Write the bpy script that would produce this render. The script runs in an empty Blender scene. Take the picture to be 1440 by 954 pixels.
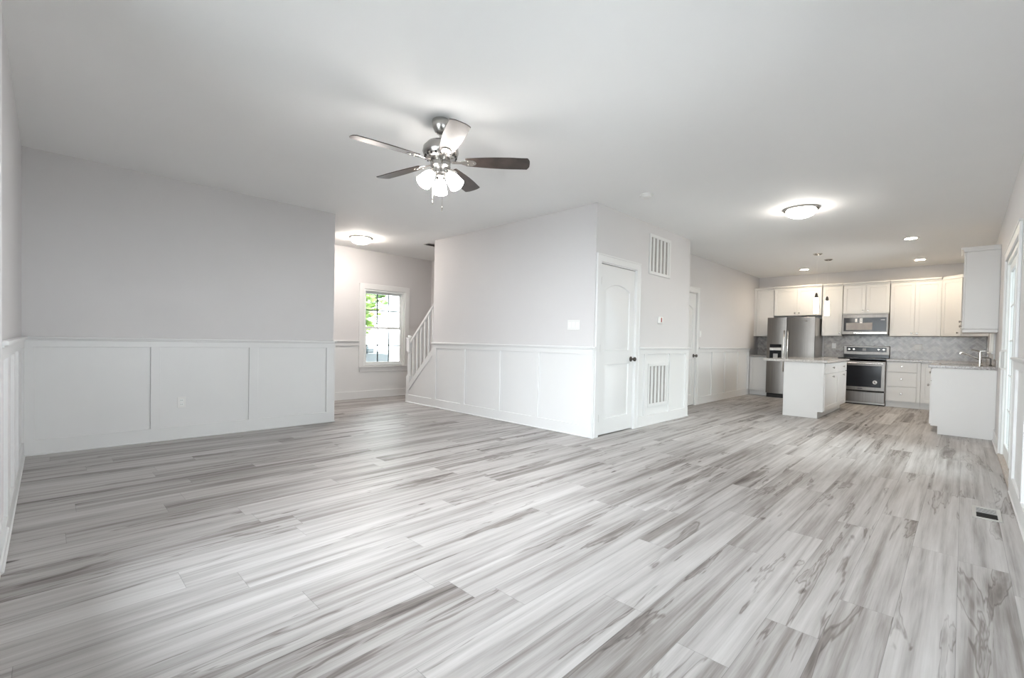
import bpy, bmesh, math, random
from mathutils import Matrix, Vector
random.seed(7)
PI = math.pi
scene = bpy.context.scene
col = scene.collection

# ------------------------------------------------------------------ camera, sky, exposure
H = 2.74
XA, YL, XB, XH, YD, XE, YK, XK, YR, YW, XS = -0.165, 5.921, 2.648, 4.458, 3.058, 7.008, 3.514, 11.946, -0.307, 7.878, 5.57
F_PX, YAW, PITCH, ROLL, CAM_H = 643.62, 0.77825, -0.018217, 0.020369, 1.1168
fw = Vector((math.cos(YAW) * math.cos(PITCH), math.sin(YAW) * math.cos(PITCH), math.sin(PITCH)))
rt = Vector((math.sin(YAW), -math.cos(YAW), 0))
up = rt.cross(fw)
rt2 = math.cos(ROLL) * rt + math.sin(ROLL) * up
up2 = -math.sin(ROLL) * rt + math.cos(ROLL) * up
cam_data = bpy.data.cameras.new('camera')
cam = bpy.data.objects.new('camera', cam_data)
col.objects.link(cam)
cam.matrix_world = Matrix(((rt2.x, up2.x, -fw.x, 0), (rt2.y, up2.y, -fw.y, 0), (rt2.z, up2.z, -fw.z, CAM_H), (0, 0, 0, 1)))
cam_data.sensor_width = 36.0
cam_data.lens = F_PX / 1440 * 36
cam_data.shift_y = 14.58 / 1440
cam_data.clip_start = 0.02
scene.camera = cam

SKY = 8.8
FAN_L, BULB_L, DOME_L, CAN_L, PEND_L = 14.0, 560.0, 33.0, 135.0, 10.0
world = bpy.data.worlds.new('sky')
scene.world = world
world.use_nodes = True
bg = world.node_tree.nodes['Background']
bg.inputs[0].default_value = (0.87, 0.95, 1.0, 1)
bg.inputs[1].default_value = SKY
scene.view_settings.view_transform = 'Standard'
scene.view_settings.look = 'None'
scene.view_settings.gamma = 1.0
scene.view_settings.use_curve_mapping = False
scene.view_settings.exposure = 1.07
scene.cycles.max_bounces = 16
scene.cycles.diffuse_bounces = 10
scene.cycles.glossy_bounces = 6
scene.cycles.transmission_bounces = 10
scene.cycles.sample_clamp_indirect = 6.0
scene.cycles.caustics_reflective = False
scene.cycles.caustics_refractive = False
scene.cycles.use_denoising = True


def portal(x, y, z, w, h, rot):
    d = bpy.data.lights.new('sky_portal', 'AREA')
    d.shape = 'RECTANGLE'
    d.size, d.size_y = w, h
    d.cycles.is_portal = True
    o = bpy.data.objects.new('sky_portal', d)
    o.location = (x, y, z)
    o.rotation_euler = rot
    col.objects.link(o)


# openings in the outer walls: (x0, x1, z0, z1)
PATIO = (5.43, 7.09, 0.0, 2.06)
SINKWIN = (9.05, 10.25, 1.10, 2.15)
FILL_BACKWIN = (-0.12, 3.0, 0.22, 2.5)          # unseen, added for daylight; on the back wall, along y
FILL_NEARWIN = (0.7, 2.7, 1.12, 2.2)  # unseen right wall window, added to let in more daylight
FOYWIN = (4.085, 4.955, 0.60, 2.03)
for q in (PATIO, SINKWIN, FILL_NEARWIN):
    portal((q[0] + q[1]) / 2, YR - 0.14, (q[2] + q[3]) / 2, q[1] - q[0], q[3] - q[2], (PI / 2, 0, 0))
portal(XA - 0.14, (FILL_BACKWIN[0] + FILL_BACKWIN[1]) / 2, (FILL_BACKWIN[2] + FILL_BACKWIN[3]) / 2, FILL_BACKWIN[3] - FILL_BACKWIN[2], FILL_BACKWIN[1] - FILL_BACKWIN[0], (0, -PI / 2, 0))
portal((FOYWIN[0] + FOYWIN[1]) / 2, YW + 0.14, (FOYWIN[2] + FOYWIN[3]) / 2, FOYWIN[1] - FOYWIN[0], FOYWIN[3] - FOYWIN[2], (-PI / 2, 0, 0))


# ------------------------------------------------------------------ materials
def new_mat(name):
    m = bpy.data.materials.new(name)
    m.use_nodes = True
    nt = m.node_tree
    return m, nt, nt.nodes['Principled BSDF']


def N(nt, t, **kw):
    n = nt.nodes.new(t)
    for k, v in kw.items():
        setattr(n, k, v)
    return n


def mth(nt, op, a, b=None, c=None):
    n = N(nt, 'ShaderNodeMath', operation=op)
    for i, v in enumerate((a, b, c)):
        if v is None:
            continue
        if isinstance(v, (int, float)):
            n.inputs[i].default_value = v
        else:
            nt.links.new(v, n.inputs[i])
    return n.outputs[0]


def paint(name, c, rough=0.5, metal=0.0, var=0.04, scale=6.0, bump=0.0, bscale=150.0, stretch=(1, 1, 1), spec=0.5):
    m, nt, p = new_mat(name)
    tc = N(nt, 'ShaderNodeTexCoord')
    mp = N(nt, 'ShaderNodeMapping')
    mp.inputs['Scale'].default_value = stretch
    nt.links.new(tc.outputs['Object'], mp.inputs[0])
    no = N(nt, 'ShaderNodeTexNoise')
    no.inputs['Scale'].default_value = scale
    no.inputs['Detail'].default_value = 4
    nt.links.new(mp.outputs[0], no.inputs['Vector'])
    cr = N(nt, 'ShaderNodeValToRGB')
    cr.color_ramp.elements[0].position = 0.3
    cr.color_ramp.elements[1].position = 0.7
    cr.color_ramp.elements[0].color = [x * (1 - var) for x in c] + [1]
    cr.color_ramp.elements[1].color = [min(1, x * (1 + var)) for x in c] + [1]
    nt.links.new(no.outputs['Fac'], cr.inputs[0])
    nt.links.new(cr.outputs[0], p.inputs['Base Color'])
    p.inputs['Roughness'].default_value = rough
    p.inputs['Metallic'].default_value = metal
    p.inputs['Specular IOR Level'].default_value = spec
    if bump:
        n2 = N(nt, 'ShaderNodeTexNoise')
        n2.inputs['Scale'].default_value = bscale
        nt.links.new(mp.outputs[0], n2.inputs['Vector'])
        b = N(nt, 'ShaderNodeBump')
        b.inputs['Strength'].default_value = bump
        b.inputs['Distance'].default_value = 0.002
        nt.links.new(n2.outputs['Fac'], b.inputs['Height'])
        nt.links.new(b.outputs[0], p.inputs['Normal'])
    return m


def glow(name, c, strength):
    m, nt, p = new_mat(name)
    p.inputs['Base Color'].default_value = (0.9, 0.9, 0.88, 1)
    p.inputs['Roughness'].default_value = 0.4
    p.inputs['Emission Color'].default_value = (*c, 1)
    p.inputs['Emission Strength'].default_value = strength
    return m


def glass(name, tint=(1, 1, 1)):
    m, nt, p = new_mat(name)
    nt.nodes.remove(p)
    out = nt.nodes['Material Output']
    tr = N(nt, 'ShaderNodeBsdfTransparent')
    tr.inputs[0].default_value = (*tint, 1)
    gl = N(nt, 'ShaderNodeBsdfGlossy')
    gl.inputs['Roughness'].default_value = 0.02
    fr = N(nt, 'ShaderNodeFresnel')
    fr.inputs[0].default_value = 1.45
    mx = N(nt, 'ShaderNodeMixShader')
    nt.links.new(fr.outputs[0], mx.inputs[0])
    nt.links.new(tr.outputs[0], mx.inputs[1])
    nt.links.new(gl.outputs[0], mx.inputs[2])
    nt.links.new(mx.outputs[0], out.inputs[0])
    return m


def floor_material():
    m, nt, p = new_mat('grey_oak_planks')
    L = nt.links.new
    PWID, PLEN = 0.186, 1.5
    tc = N(nt, 'ShaderNodeTexCoord')
    sp = N(nt, 'ShaderNodeSeparateXYZ')
    L(tc.outputs['Object'], sp.inputs[0])
    x, y = sp.outputs[0], sp.outputs[1]
    v = mth(nt, 'DIVIDE', mth(nt, 'ADD', y, 0.01 + 50 * PWID), PWID)
    row = mth(nt, 'FLOOR', v)
    fv = mth(nt, 'FRACT', v)
    wn = N(nt, 'ShaderNodeTexWhiteNoise', noise_dimensions='1D')
    L(row, wn.inputs['W'])
    u = mth(nt, 'ADD', mth(nt, 'DIVIDE', x, PLEN), mth(nt, 'MULTIPLY', wn.outputs['Value'], 7.0))
    cl = mth(nt, 'FLOOR', u)
    fu = mth(nt, 'FRACT', u)
    cb = N(nt, 'ShaderNodeCombineXYZ')
    L(row, cb.inputs[0])
    L(cl, cb.inputs[1])
    w2 = N(nt, 'ShaderNodeTexWhiteNoise', noise_dimensions='3D')
    L(cb.outputs[0], w2.inputs['Vector'])
    rid = w2.outputs['Value']

    def grain(sx, sy, scale, detail, dist, seed):
        g = N(nt, 'ShaderNodeCombineXYZ')
        L(mth(nt, 'ADD', mth(nt, 'MULTIPLY', x, sx), mth(nt, 'MULTIPLY', rid, 37.0 + seed)), g.inputs[0])
        L(mth(nt, 'MULTIPLY', y, sy), g.inputs[1])
        L(mth(nt, 'MULTIPLY', rid, 61.0 + seed), g.inputs[2])
        n = N(nt, 'ShaderNodeTexNoise')
        n.inputs['Scale'].default_value = scale
        n.inputs['Detail'].default_value = detail
        n.inputs['Roughness'].default_value = 0.58
        n.inputs['Distortion'].default_value = dist
        L(g.outputs[0], n.inputs['Vector'])
        return n.outputs['Fac']
    g1 = grain(0.50, 3.6, 1.3, 3, 0.5, 0)       # broad cloudy figure
    g2 = grain(0.42, 15.0, 1.5, 5, 0.35, 5)     # long streaks
    g3 = grain(6.0, 150.0, 1.0, 3, 0.0, 9)      # fine pores
    g4 = grain(0.55, 5.2, 1.4, 4, 0.5, 21)      # dark heart lines
    g5 = grain(1.6, 5.6, 1.5, 2, 0.2, 33)       # knots
    lines = mth(nt, 'SUBTRACT', 1.0, mth(nt, 'MINIMUM', 1.0, mth(nt, 'MULTIPLY', mth(nt, 'ABSOLUTE', mth(nt, 'SUBTRACT', g4, 0.60)), 48.0)))
    dark = mth(nt, 'MULTIPLY', mth(nt, 'MAXIMUM', 0.0, mth(nt, 'SUBTRACT', g4, 0.595)), 1.1)
    knot = mth(nt, 'MINIMUM', 0.22, mth(nt, 'MULTIPLY', mth(nt, 'MAXIMUM', 0.0, mth(nt, 'SUBTRACT', g5, 0.735)), 5.0))
    s = mth(nt, 'ADD', mth(nt, 'MULTIPLY', g1, 0.31), mth(nt, 'MULTIPLY', g2, 0.42))
    s = mth(nt, 'ADD', s, mth(nt, 'MULTIPLY', g3, 0.09))
    s = mth(nt, 'SUBTRACT', s, mth(nt, 'MULTIPLY', lines, 0.11))
    s = mth(nt, 'SUBTRACT', s, mth(nt, 'ADD', dark, knot))
    s = mth(nt, 'ADD', s, mth(nt, 'MULTIPLY', mth(nt, 'SUBTRACT', rid, 0.32), 0.075))
    s = mth(nt, 'ADD', s, 0.095)
    cr = N(nt, 'ShaderNodeValToRGB')
    e = cr.color_ramp.elements
    e[0].position, e[0].color = 0.27, (0.065, 0.053, 0.050, 1)
    e[1].position, e[1].color = 0.66, (0.56, 0.545, 0.535, 1)
    a = e.new(0.41); a.color = (0.205, 0.184, 0.173, 1)
    a = e.new(0.51); a.color = (0.385, 0.367, 0.358, 1)
    L(s, cr.inputs[0])
    su = mth(nt, 'MULTIPLY', mth(nt, 'MINIMUM', fu, mth(nt, 'SUBTRACT', 1.0, fu)), PLEN)
    sv = mth(nt, 'MULTIPLY', mth(nt, 'MINIMUM', fv, mth(nt, 'SUBTRACT', 1.0, fv)), PWID)
    seam = mth(nt, 'MINIMUM', 1.0, mth(nt, 'DIVIDE', mth(nt, 'MINIMUM', su, sv), 0.0016))
    seamf = mth(nt, 'ADD', 0.55, mth(nt, 'MULTIPLY', seam, 0.45))
    mx = N(nt, 'ShaderNodeVectorMath', operation='SCALE')
    L(cr.outputs[0], mx.inputs[0])
    L(seamf, mx.inputs['Scale'])
    L(mx.outputs[0], p.inputs['Base Color'])
    p.inputs['Roughness'].default_value = 0.46
    p.inputs['Specular IOR Level'].default_value = 0.4
    b = N(nt, 'ShaderNodeBump')
    b.inputs['Strength'].default_value = 0.25
    b.inputs['Distance'].default_value = 0.001
    L(mth(nt, 'ADD', seam, mth(nt, 'MULTIPLY', g3, 0.4)), b.inputs['Height'])
    L(b.outputs[0], p.inputs['Normal'])
    return m


def tile_material():
    m, nt, p = new_mat('herringbone_tile')
    L = nt.links.new
    tc = N(nt, 'ShaderNodeTexCoord')
    mp = N(nt, 'ShaderNodeMapping')
    sp = N(nt, 'ShaderNodeSeparateXYZ')
    L(tc.outputs['Object'], sp.inputs[0])
    cb = N(nt, 'ShaderNodeCombineXYZ')
    L(mth(nt, 'PINGPONG', mth(nt, 'ADD', sp.outputs[0], sp.outputs[1]), 0.14), cb.inputs[0])
    L(sp.outputs[2], cb.inputs[1])
    mp.inputs['Rotation'].default_value = (0, 0, PI / 4)
    L(cb.outputs[0], mp.inputs[0])
    br = N(nt, 'ShaderNodeTexBrick')
    br.inputs['Scale'].default_value = 1.0
    br.inputs['Brick Width'].default_value = 0.15
    br.inputs['Row Height'].default_value = 0.05
    br.inputs['Mortar Size'].default_value = 0.002
    br.inputs['Color1'].default_value = (0.31, 0.285, 0.27, 1)
    br.inputs['Color2'].default_value = (0.47, 0.44, 0.42, 1)
    br.inputs['Mortar'].default_value = (0.55, 0.54, 0.52, 1)
    L(mp.outputs[0], br.inputs['Vector'])
    no = N(nt, 'ShaderNodeTexNoise')
    no.inputs['Scale'].default_value = 14
    no.inputs['Detail'].default_value = 6
    L(tc.outputs['Object'], no.inputs['Vector'])
    mx = N(nt, 'ShaderNodeMix', data_type='RGBA', blend_type='OVERLAY')
    mx.inputs[0].default_value = 0.6
    L(br.outputs['Color'], mx.inputs[6])
    L(no.outputs['Fac'], mx.inputs[7])
    L(mx.outputs[2], p.inputs['Base Color'])
    p.inputs['Roughness'].default_value = 0.22
    b = N(nt, 'ShaderNodeBump')
    b.inputs['Strength'].default_value = 0.4
    b.inputs['Distance'].default_value = 0.002
    L(br.outputs['Fac'], b.inputs['Height'])
    b.invert = True
    L(b.outputs[0], p.inputs['Normal'])
    return m


def granite(name, dark, light, rough=0.18):
    m, nt, p = new_mat(name)
    L = nt.links.new
    tc = N(nt, 'ShaderNodeTexCoord')
    no = N(nt, 'ShaderNodeTexNoise')
    no.inputs['Scale'].default_value = 60
    no.inputs['Detail'].default_value = 8
    no.inputs['Roughness'].default_value = 0.7
    L(tc.outputs['Object'], no.inputs['Vector'])
    cr = N(nt, 'ShaderNodeValToRGB')
    cr.color_ramp.elements[0].position = 0.38
    cr.color_ramp.elements[1].position = 0.62
    cr.color_ramp.elements[0].color = (*dark, 1)
    cr.color_ramp.elements[1].color = (*light, 1)
    L(no.outputs['Fac'], cr.inputs[0])
    L(cr.outputs[0], p.inputs['Base Color'])
    p.inputs['Roughness'].default_value = rough
    return m


def leaf_material():
    m, nt, p = new_mat('leaves')
    L = nt.links.new
    tc = N(nt, 'ShaderNodeTexCoord')
    no = N(nt, 'ShaderNodeTexNoise')
    no.inputs['Scale'].default_value = 2.2
    no.inputs['Detail'].default_value = 5
    L(tc.outputs['Object'], no.inputs['Vector'])
    cr = N(nt, 'ShaderNodeValToRGB')
    cr.color_ramp.elements[0].position = 0.38
    cr.color_ramp.elements[1].position = 0.62
    cr.color_ramp.elements[0].color = (0.02, 0.06, 0.01, 1)
    cr.color_ramp.elements[1].color = (0.20, 0.30, 0.05, 1)
    L(no.outputs['Fac'], cr.inputs[0])
    L(cr.outputs[0], p.inputs['Base Color'])
    p.inputs['Roughness'].default_value = 0.6
    return m


M = dict(
    wall=paint('wall_grey_paint', (0.63, 0.617, 0.617), 0.62, var=0.012, scale=1.5, bump=0.05, bscale=220),
    ceil=paint('ceiling_white_paint', (0.84, 0.84, 0.835), 0.8, var=0.01, scale=1.2, bump=0.05, bscale=260),
    trim=paint('white_trim_paint', (0.715, 0.715, 0.712), 0.36, var=0.01, scale=2),
    door=paint('white_door_paint', (0.71, 0.71, 0.706), 0.38, var=0.01, scale=2),
    cab=paint('white_cabinet_paint', (0.70, 0.69, 0.675), 0.34, var=0.01, scale=3),
    vinyl=paint('white_vinyl', (0.82, 0.84, 0.83), 0.3, var=0.01),
    plastic=paint('white_plastic', (0.77, 0.765, 0.75), 0.35, var=0.01),
    grille=paint('backlit_grille', (0.035, 0.05, 0.05), 0.6, var=0.02),  # dark colour imitates bars seen against the bright outdoors
    seam=paint('grey_seam', (0.42, 0.42, 0.42), 0.6, var=0.02),
    floor=floor_material(),
    tile=tile_material(),
    granite=granite('grey_granite', (0.16, 0.145, 0.14), (0.50, 0.47, 0.45)),
    granite2=granite('pale_granite', (0.38, 0.355, 0.335), (0.66, 0.63, 0.60), 0.14),
    steel=paint('brushed_steel', (0.19, 0.177, 0.165), 0.36, 1.0, var=0.10, scale=9, bump=0.06, bscale=60, stretch=(8, 8, 0.15)),
    steelside=paint('grey_steel_side', (0.40, 0.385, 0.37), 0.4, 0.6, var=0.05, scale=5),
    nickel=paint('brushed_nickel', (0.46, 0.445, 0.425), 0.24, 1.0, var=0.06, scale=20),
    chrome=paint('bright_chrome', (0.74, 0.71, 0.67), 0.14, 1.0, var=0.03),
    bronze=paint('dark_pewter', (0.13, 0.12, 0.11), 0.32, 1.0, var=0.08),
    black=paint('gloss_black', (0.012, 0.012, 0.014), 0.16, var=0.1, spec=0.25),
    darkglass=paint('dark_oven_glass', (0.015, 0.017, 0.022), 0.12, var=0.1, spec=0.3),
    dark=paint('dark_void', (0.025, 0.024, 0.023), 0.8, var=0.1),
    duct=paint('grey_duct_filter', (0.34, 0.32, 0.31), 0.8, var=0.12, scale=10),
    ventwood=paint('dark_register_metal', (0.10, 0.095, 0.09), 0.4, 0.7, var=0.1),
    regframe=paint('greige_register_metal', (0.47, 0.46, 0.44), 0.4, 0.2, var=0.03),
    wood=paint('espresso_blade_wood', (0.045, 0.032, 0.027), 0.34, var=0.35, scale=14, stretch=(1, 1, 1)),
    sticker=paint('white_sticker', (0.85, 0.85, 0.83), 0.5, var=0.01),
    ink=paint('dark_ink', (0.05, 0.05, 0.055), 0.6, var=0.02),
    redink=paint('red_ink', (0.35, 0.05, 0.04), 0.6, var=0.02),
    glass=glass('window_glass'),
    lowe=glass('coated_door_glass', (0.82, 0.84, 0.83)),
    bulbglow=glow('bulb_glow', (1.0, 0.95, 0.9), BULB_L),
    fanglow=glow('fan_shade_glow', (1.0, 0.95, 0.9), FAN_L),
    domeglow=glow('dome_glow', (1.0, 0.92, 0.84), DOME_L),
    foyerglow=glow('foyer_dome_glow', (1.0, 0.91, 0.83), DOME_L * 1.75),
    canglow=glow('downlight_glow', (1.0, 0.83, 0.62), CAN_L),
    pendglow=glow('pendant_glow', (1.0, 0.95, 0.88), PEND_L),
    leaf=leaf_material(),
    bark=paint('bark', (0.10, 0.075, 0.055), 0.9, var=0.3, scale=12, bump=0.5, bscale=30),
    deck=paint('grey_deck', (0.29, 0.29, 0.285), 0.9, var=0.10, scale=3, bump=0.2, bscale=60),
    concrete=paint('pale_concrete', (0.45, 0.44, 0.42), 0.9, var=0.08, scale=4, bump=0.2, bscale=60),
    carpaint=paint('silver_car_paint', (0.028, 0.038, 0.040), 0.4, 0.0, var=0.03),
    cargl=paint('car_glass', (0.007, 0.014, 0.015), 0.35, var=0.05),
    rubber=paint('rubber', (0.02, 0.02, 0.02), 0.8, var=0.1),
    tread=paint('beige_stair_carpet', (0.42, 0.38, 0.34), 0.95, var=0.12, scale=60),
    sillwood=paint('oak_threshold', (0.42, 0.36, 0.31), 0.4, var=0.15, scale=12, stretch=(1, 8, 1)),
)


# ------------------------------------------------------------------ mesh helpers
def frame(o, facing):
    """local x = to the right seen from the front, local y = into the wall, local z = up"""
    ex, ey = {'-Y': ((1, 0), (0, 1)), '-X': ((0, -1), (1, 0)), '+Y': ((-1, 0), (0, -1)), '+X': ((0, 1), (-1, 0)),
              'diag': ((-.70710678, -.70710678), (.70710678, -.70710678))}[facing]
    return Matrix(((ex[0], ey[0], 0, o[0]), (ex[1], ey[1], 0, o[1]), (0, 0, 1, o[2]), (0, 0, 0, 1)))


I4 = Matrix()
ORIG = {}


class MB:
    def __init__(s, m=None):
        s.bm = bmesh.new()
        s.m = m or I4

    def _merge(s, t, m=None):
        mm = s.m @ m if m is not None else s.m
        bmesh.ops.transform(t, matrix=mm, verts=t.verts)
        me = bpy.data.meshes.new('tmp')
        t.to_mesh(me)
        t.free()
        s.bm.from_mesh(me)
        bpy.data.meshes.remove(me)
        return s

    def box(s, x0, x1, y0, y1, z0, z1, b=0.0, seg=1, m=None):
        t = bmesh.new()
        x0, x1 = min(x0, x1), max(x0, x1)
        y0, y1 = min(y0, y1), max(y0, y1)
        z0, z1 = min(z0, z1), max(z0, z1)
        vs = [t.verts.new((x, y, z)) for z in (z0, z1) for y in (y0, y1) for x in (x0, x1)]
        for f in ((0, 2, 3, 1), (4, 5, 7, 6), (0, 1, 5, 4), (2, 6, 7, 3), (0, 4, 6, 2), (1, 3, 7, 5)):
            t.faces.new([vs[i] for i in f])
        if b:
            b = min(b, 0.45 * min(x1 - x0, y1 - y0, z1 - z0))
            bmesh.ops.bevel(t, geom=list(t.edges), offset=b, segments=seg, affect='EDGES', profile=0.5)
        return s._merge(t, m)

    def prism(s, poly, y0, y1, b=0.0, m=None):
        """poly in local (x, z), extruded along y"""
        t = bmesh.new()
        a = [t.verts.new((x, y0, z)) for x, z in poly]
        c = [t.verts.new((x, y1, z)) for x, z in poly]
        t.faces.new(a)
        t.faces.new(list(reversed(c)))
        n = len(poly)
        for i in range(n):
            t.faces.new((a[i], c[i], c[(i + 1) % n], a[(i + 1) % n]))
        bmesh.ops.recalc_face_normals(t, faces=t.faces)
        if b:
            bmesh.ops.bevel(t, geom=list(t.edges), offset=b, segments=1, affect='EDGES')
        return s._merge(t, m)

    def flat(s, poly, z0, z1, b=0.0, m=None):
        """poly in local (x, y), extruded along z"""
        t = bmesh.new()
        a = [t.verts.new((x, y, z0)) for x, y in poly]
        c = [t.verts.new((x, y, z1)) for x, y in poly]
        t.faces.new(list(reversed(a)))
        t.faces.new(c)
        n = len(poly)
        for i in range(n):
            t.faces.new((a[i], a[(i + 1) % n], c[(i + 1) % n], c[i]))
        bmesh.ops.recalc_face_normals(t, faces=t.faces)
        if b:
            bmesh.ops.bevel(t, geom=list(t.edges), offset=b, segments=1, affect='EDGES')
        return s._merge(t, m)

    def lathe(s, prof, c=(0, 0, 0), m=None, seg=32):
        t = bmesh.new()
        rings = []
        for r, z in prof:
            if r < 1e-5:
                rings.append([t.verts.new((0, 0, z))])
            else:
                rings.append([t.verts.new((r * math.cos(2 * PI * k / seg), r * math.sin(2 * PI * k / seg), z)) for k in range(seg)])
        for a, b in zip(rings, rings[1:]):
            for k in range(seg):
                k2 = (k + 1) % seg
                if len(a) == 1 and len(b) > 1:
                    t.faces.new((a[0], b[k], b[k2]))
                elif len(b) == 1 and len(a) > 1:
                    t.faces.new((a[k], a[k2], b[0]))
                elif len(a) > 1:
                    t.faces.new((a[k], a[k2], b[k2], b[k]))
        for q, rev in ((rings[0], True), (rings[-1], False)):
            if len(q) > 1:
                t.faces.new(list(reversed(q)) if rev else q)
        bmesh.ops.recalc_face_normals(t, faces=t.faces)
        mm = Matrix.Translation(c)
        if m is not None:
            mm = mm @ m
        return s._merge(t, mm)

    def tube(s, pts, r, seg=10, m=None):
        t = bmesh.new()
        pts = [Vector(p) for p in pts]
        rs = r if isinstance(r, (list, tuple)) else [r] * len(pts)
        rings = []
        for i, p in enumerate(pts):
            d = (pts[min(i + 1, len(pts) - 1)] - pts[max(i - 1, 0)]).normalized()
            q = d.to_track_quat('Z', 'Y')
            rings.append([t.verts.new(p + q @ Vector((rs[i] * math.cos(2 * PI * k / seg), rs[i] * math.sin(2 * PI * k / seg), 0))) for k in range(seg)])
        for a, b in zip(rings, rings[1:]):
            # keep the rings aligned
            best = min(range(seg), key=lambda o: sum((a[k].co - b[(k + o) % seg].co).length for k in range(seg)))
            for k in range(seg):
                t.faces.new((a[k], a[(k + 1) % seg], b[(k + 1 + best) % seg], b[(k + best) % seg]))
        t.faces.new(list(reversed(rings[0])))
        t.faces.new(rings[-1])
        bmesh.ops.recalc_face_normals(t, faces=t.faces)
        return s._merge(t, m)

    def build(s, name, mat, parent=None, origin=None, angle=35):
        bmesh.ops.remove_doubles(s.bm, verts=s.bm.verts, dist=1e-6)
        me = bpy.data.meshes.new(name)
        if parent is not None:
            o_ = ORIG[parent.name]
        elif origin is not None:
            o_ = Vector(origin)
        else:
            xs = [v.co for v in s.bm.verts]
            o_ = Vector(((min(v.x for v in xs) + max(v.x for v in xs)) / 2, (min(v.y for v in xs) + max(v.y for v in xs)) / 2, min(v.z for v in xs)))
        bmesh.ops.translate(s.bm, verts=s.bm.verts, vec=-o_)
        s.bm.to_mesh(me)
        s.bm.free()
        for p in me.polygons:
            p.use_smooth = True
        me.set_sharp_from_angle(angle=math.radians(angle))
        me.materials.append(mat)
        ob = bpy.data.objects.new(name, me)
        col.objects.link(ob)
        if parent is not None:
            ob.parent = parent
        else:
            ob.location = o_
        ORIG[ob.name] = o_
        return ob


def tag(o, label, cat=None, group=None, kind=None):
    if label:
        o['label'] = label
    if cat:
        o['category'] = cat
    if group:
        o['group'] = group
    if kind:
        o['kind'] = kind
    return o


def thing(name, loc, label, cat, group=None):
    o = bpy.data.objects.new(name, None)
    o.empty_display_size = 0.1
    o.location = loc
    col.objects.link(o)
    ORIG[o.name] = Vector(loc)
    return tag(o, label, cat, group)


def struct_empty(name, loc, label, cat):
    return tag(thing(name, loc, label, cat), None, kind='structure')


def struct(mb, name, mat, label=None, cat=None, angle=35, origin=(0, 0, 0)):
    return tag(mb.build(name, mat, None, origin, angle), label, cat, None, 'structure')


def wall_run(f, a0, a1, th, holes=(), z1=H):
    """wall in a local frame: local x from a0 to a1, local y from 0 (face) to th"""
    mb = MB(f)
    x = a0
    for (h0, h1, zl, zh) in sorted(holes):
        mb.box(x, h0, 0, th, 0, z1)
        if zl > 0:
            mb.box(h0, h1, 0, th, 0, zl)
        mb.box(h0, h1, 0, th, zh, z1)
        x = h1
    mb.box(x, a1, 0, th, 0, z1)
    return mb


# ------------------------------------------------------------------ the shell
T = 0.12
struct(MB().box(XA - T, XK + T, YR - T, YW + T, -0.1, 0), 'floor', M['floor'], 'light grey wood plank floor running toward the kitchen', 'floor')
struct(MB().box(XA - T, XK + T, YR - T, YW + T, H, H + 0.1), 'ceiling', M['ceil'], 'plain white painted ceiling', 'ceiling')
FL = frame((0, YL, 0), '-Y')
struct(wall_run(FL, XA - T, XB, T), 'wall_left', M['wall'], 'long grey wall on the left above white wainscot', 'wall')
FA = frame((XA, 0, 0), '+X')
struct(wall_run(FA, YR - T, YL, T, [FILL_BACKWIN]), 'wall_back', M['wall'], 'grey wall at the far left edge of the photo', 'wall')
FR = frame((0, YR, 0), '+Y')                      # local x = -X
neg = lambda q: (-q[1], -q[0], q[2], q[3])
struct(wall_run(FR, -XK, -XA, T, [neg(PATIO), neg(SINKWIN), neg(FILL_NEARWIN)]), 'wall_right', M['wall'], 'grey wall on the right holding the patio door', 'wall')
FH = frame((XH, 0, 0), '-X')                      # local x = -Y
struct(wall_run(FH, -6.226, -YD, 0.10), 'wall_hall', M['wall'], 'grey wall beside the stair, with the light switch', 'wall')
D1 = (4.562, 5.370, 0, 2.065)
D2 = (7.60, 8.375, 0, 2.065)
FD = frame((0, YD, 0), '-Y')
struct(wall_run(FD, XH + 0.10, XE, T, [D1]), 'wall_closet', M['wall'], 'grey wall around the closet door with two air grilles', 'wall')
struct(MB().box(XE - T, XE, YD + T, YK + T, 0, H), 'wall_closet_return', M['wall'], 'short return wall behind the closet wall corner', 'wall')
FK = frame((0, YK, 0), '-Y')
struct(wall_run(FK, XE, XK + T, T, [D2]), 'wall_kitchen_left', M['wall'], 'grey wall between second door and kitchen cabinets', 'wall')
FX = frame((XK, 0, 0), '-X')
struct(wall_run(FX, -YK, -(YR - T), T), 'wall_kitchen', M['wall'], 'grey wall behind the kitchen cabinets', 'wall')
FW = frame((0, YW, 0), '-Y')
struct(wall_run(FW, 1.2, XS + T, T, [FOYWIN]), 'wall_foyer', M['wall'], 'grey foyer wall around the front window', 'wall')
struct(MB().box(1.08, 1.2, YL + T, YW + T, 0, H), 'wall_foyer_left', M['wall'], 'foyer wall hidden behind the long left wall', 'wall')
struct(MB().box(XS, XS + T, YK + T, YW, 0, H), 'wall_stair', M['wall'], 'grey wall on the far side of the stair', 'wall')
# closet behind the first door, closed off
struct(MB().box(D1[0] - 0.02, D1[1] + 0.02, YD + 0.5, YD + 0.55, 0, H).box(D2[0] - 0.02, D2[1] + 0.02, YK + 0.3, YK + 0.35, 0, H), 'wall_closet_inner', M['dark'], 'dark closet interior behind the shut doors', 'wall')

RAIL = 1.07


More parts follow.
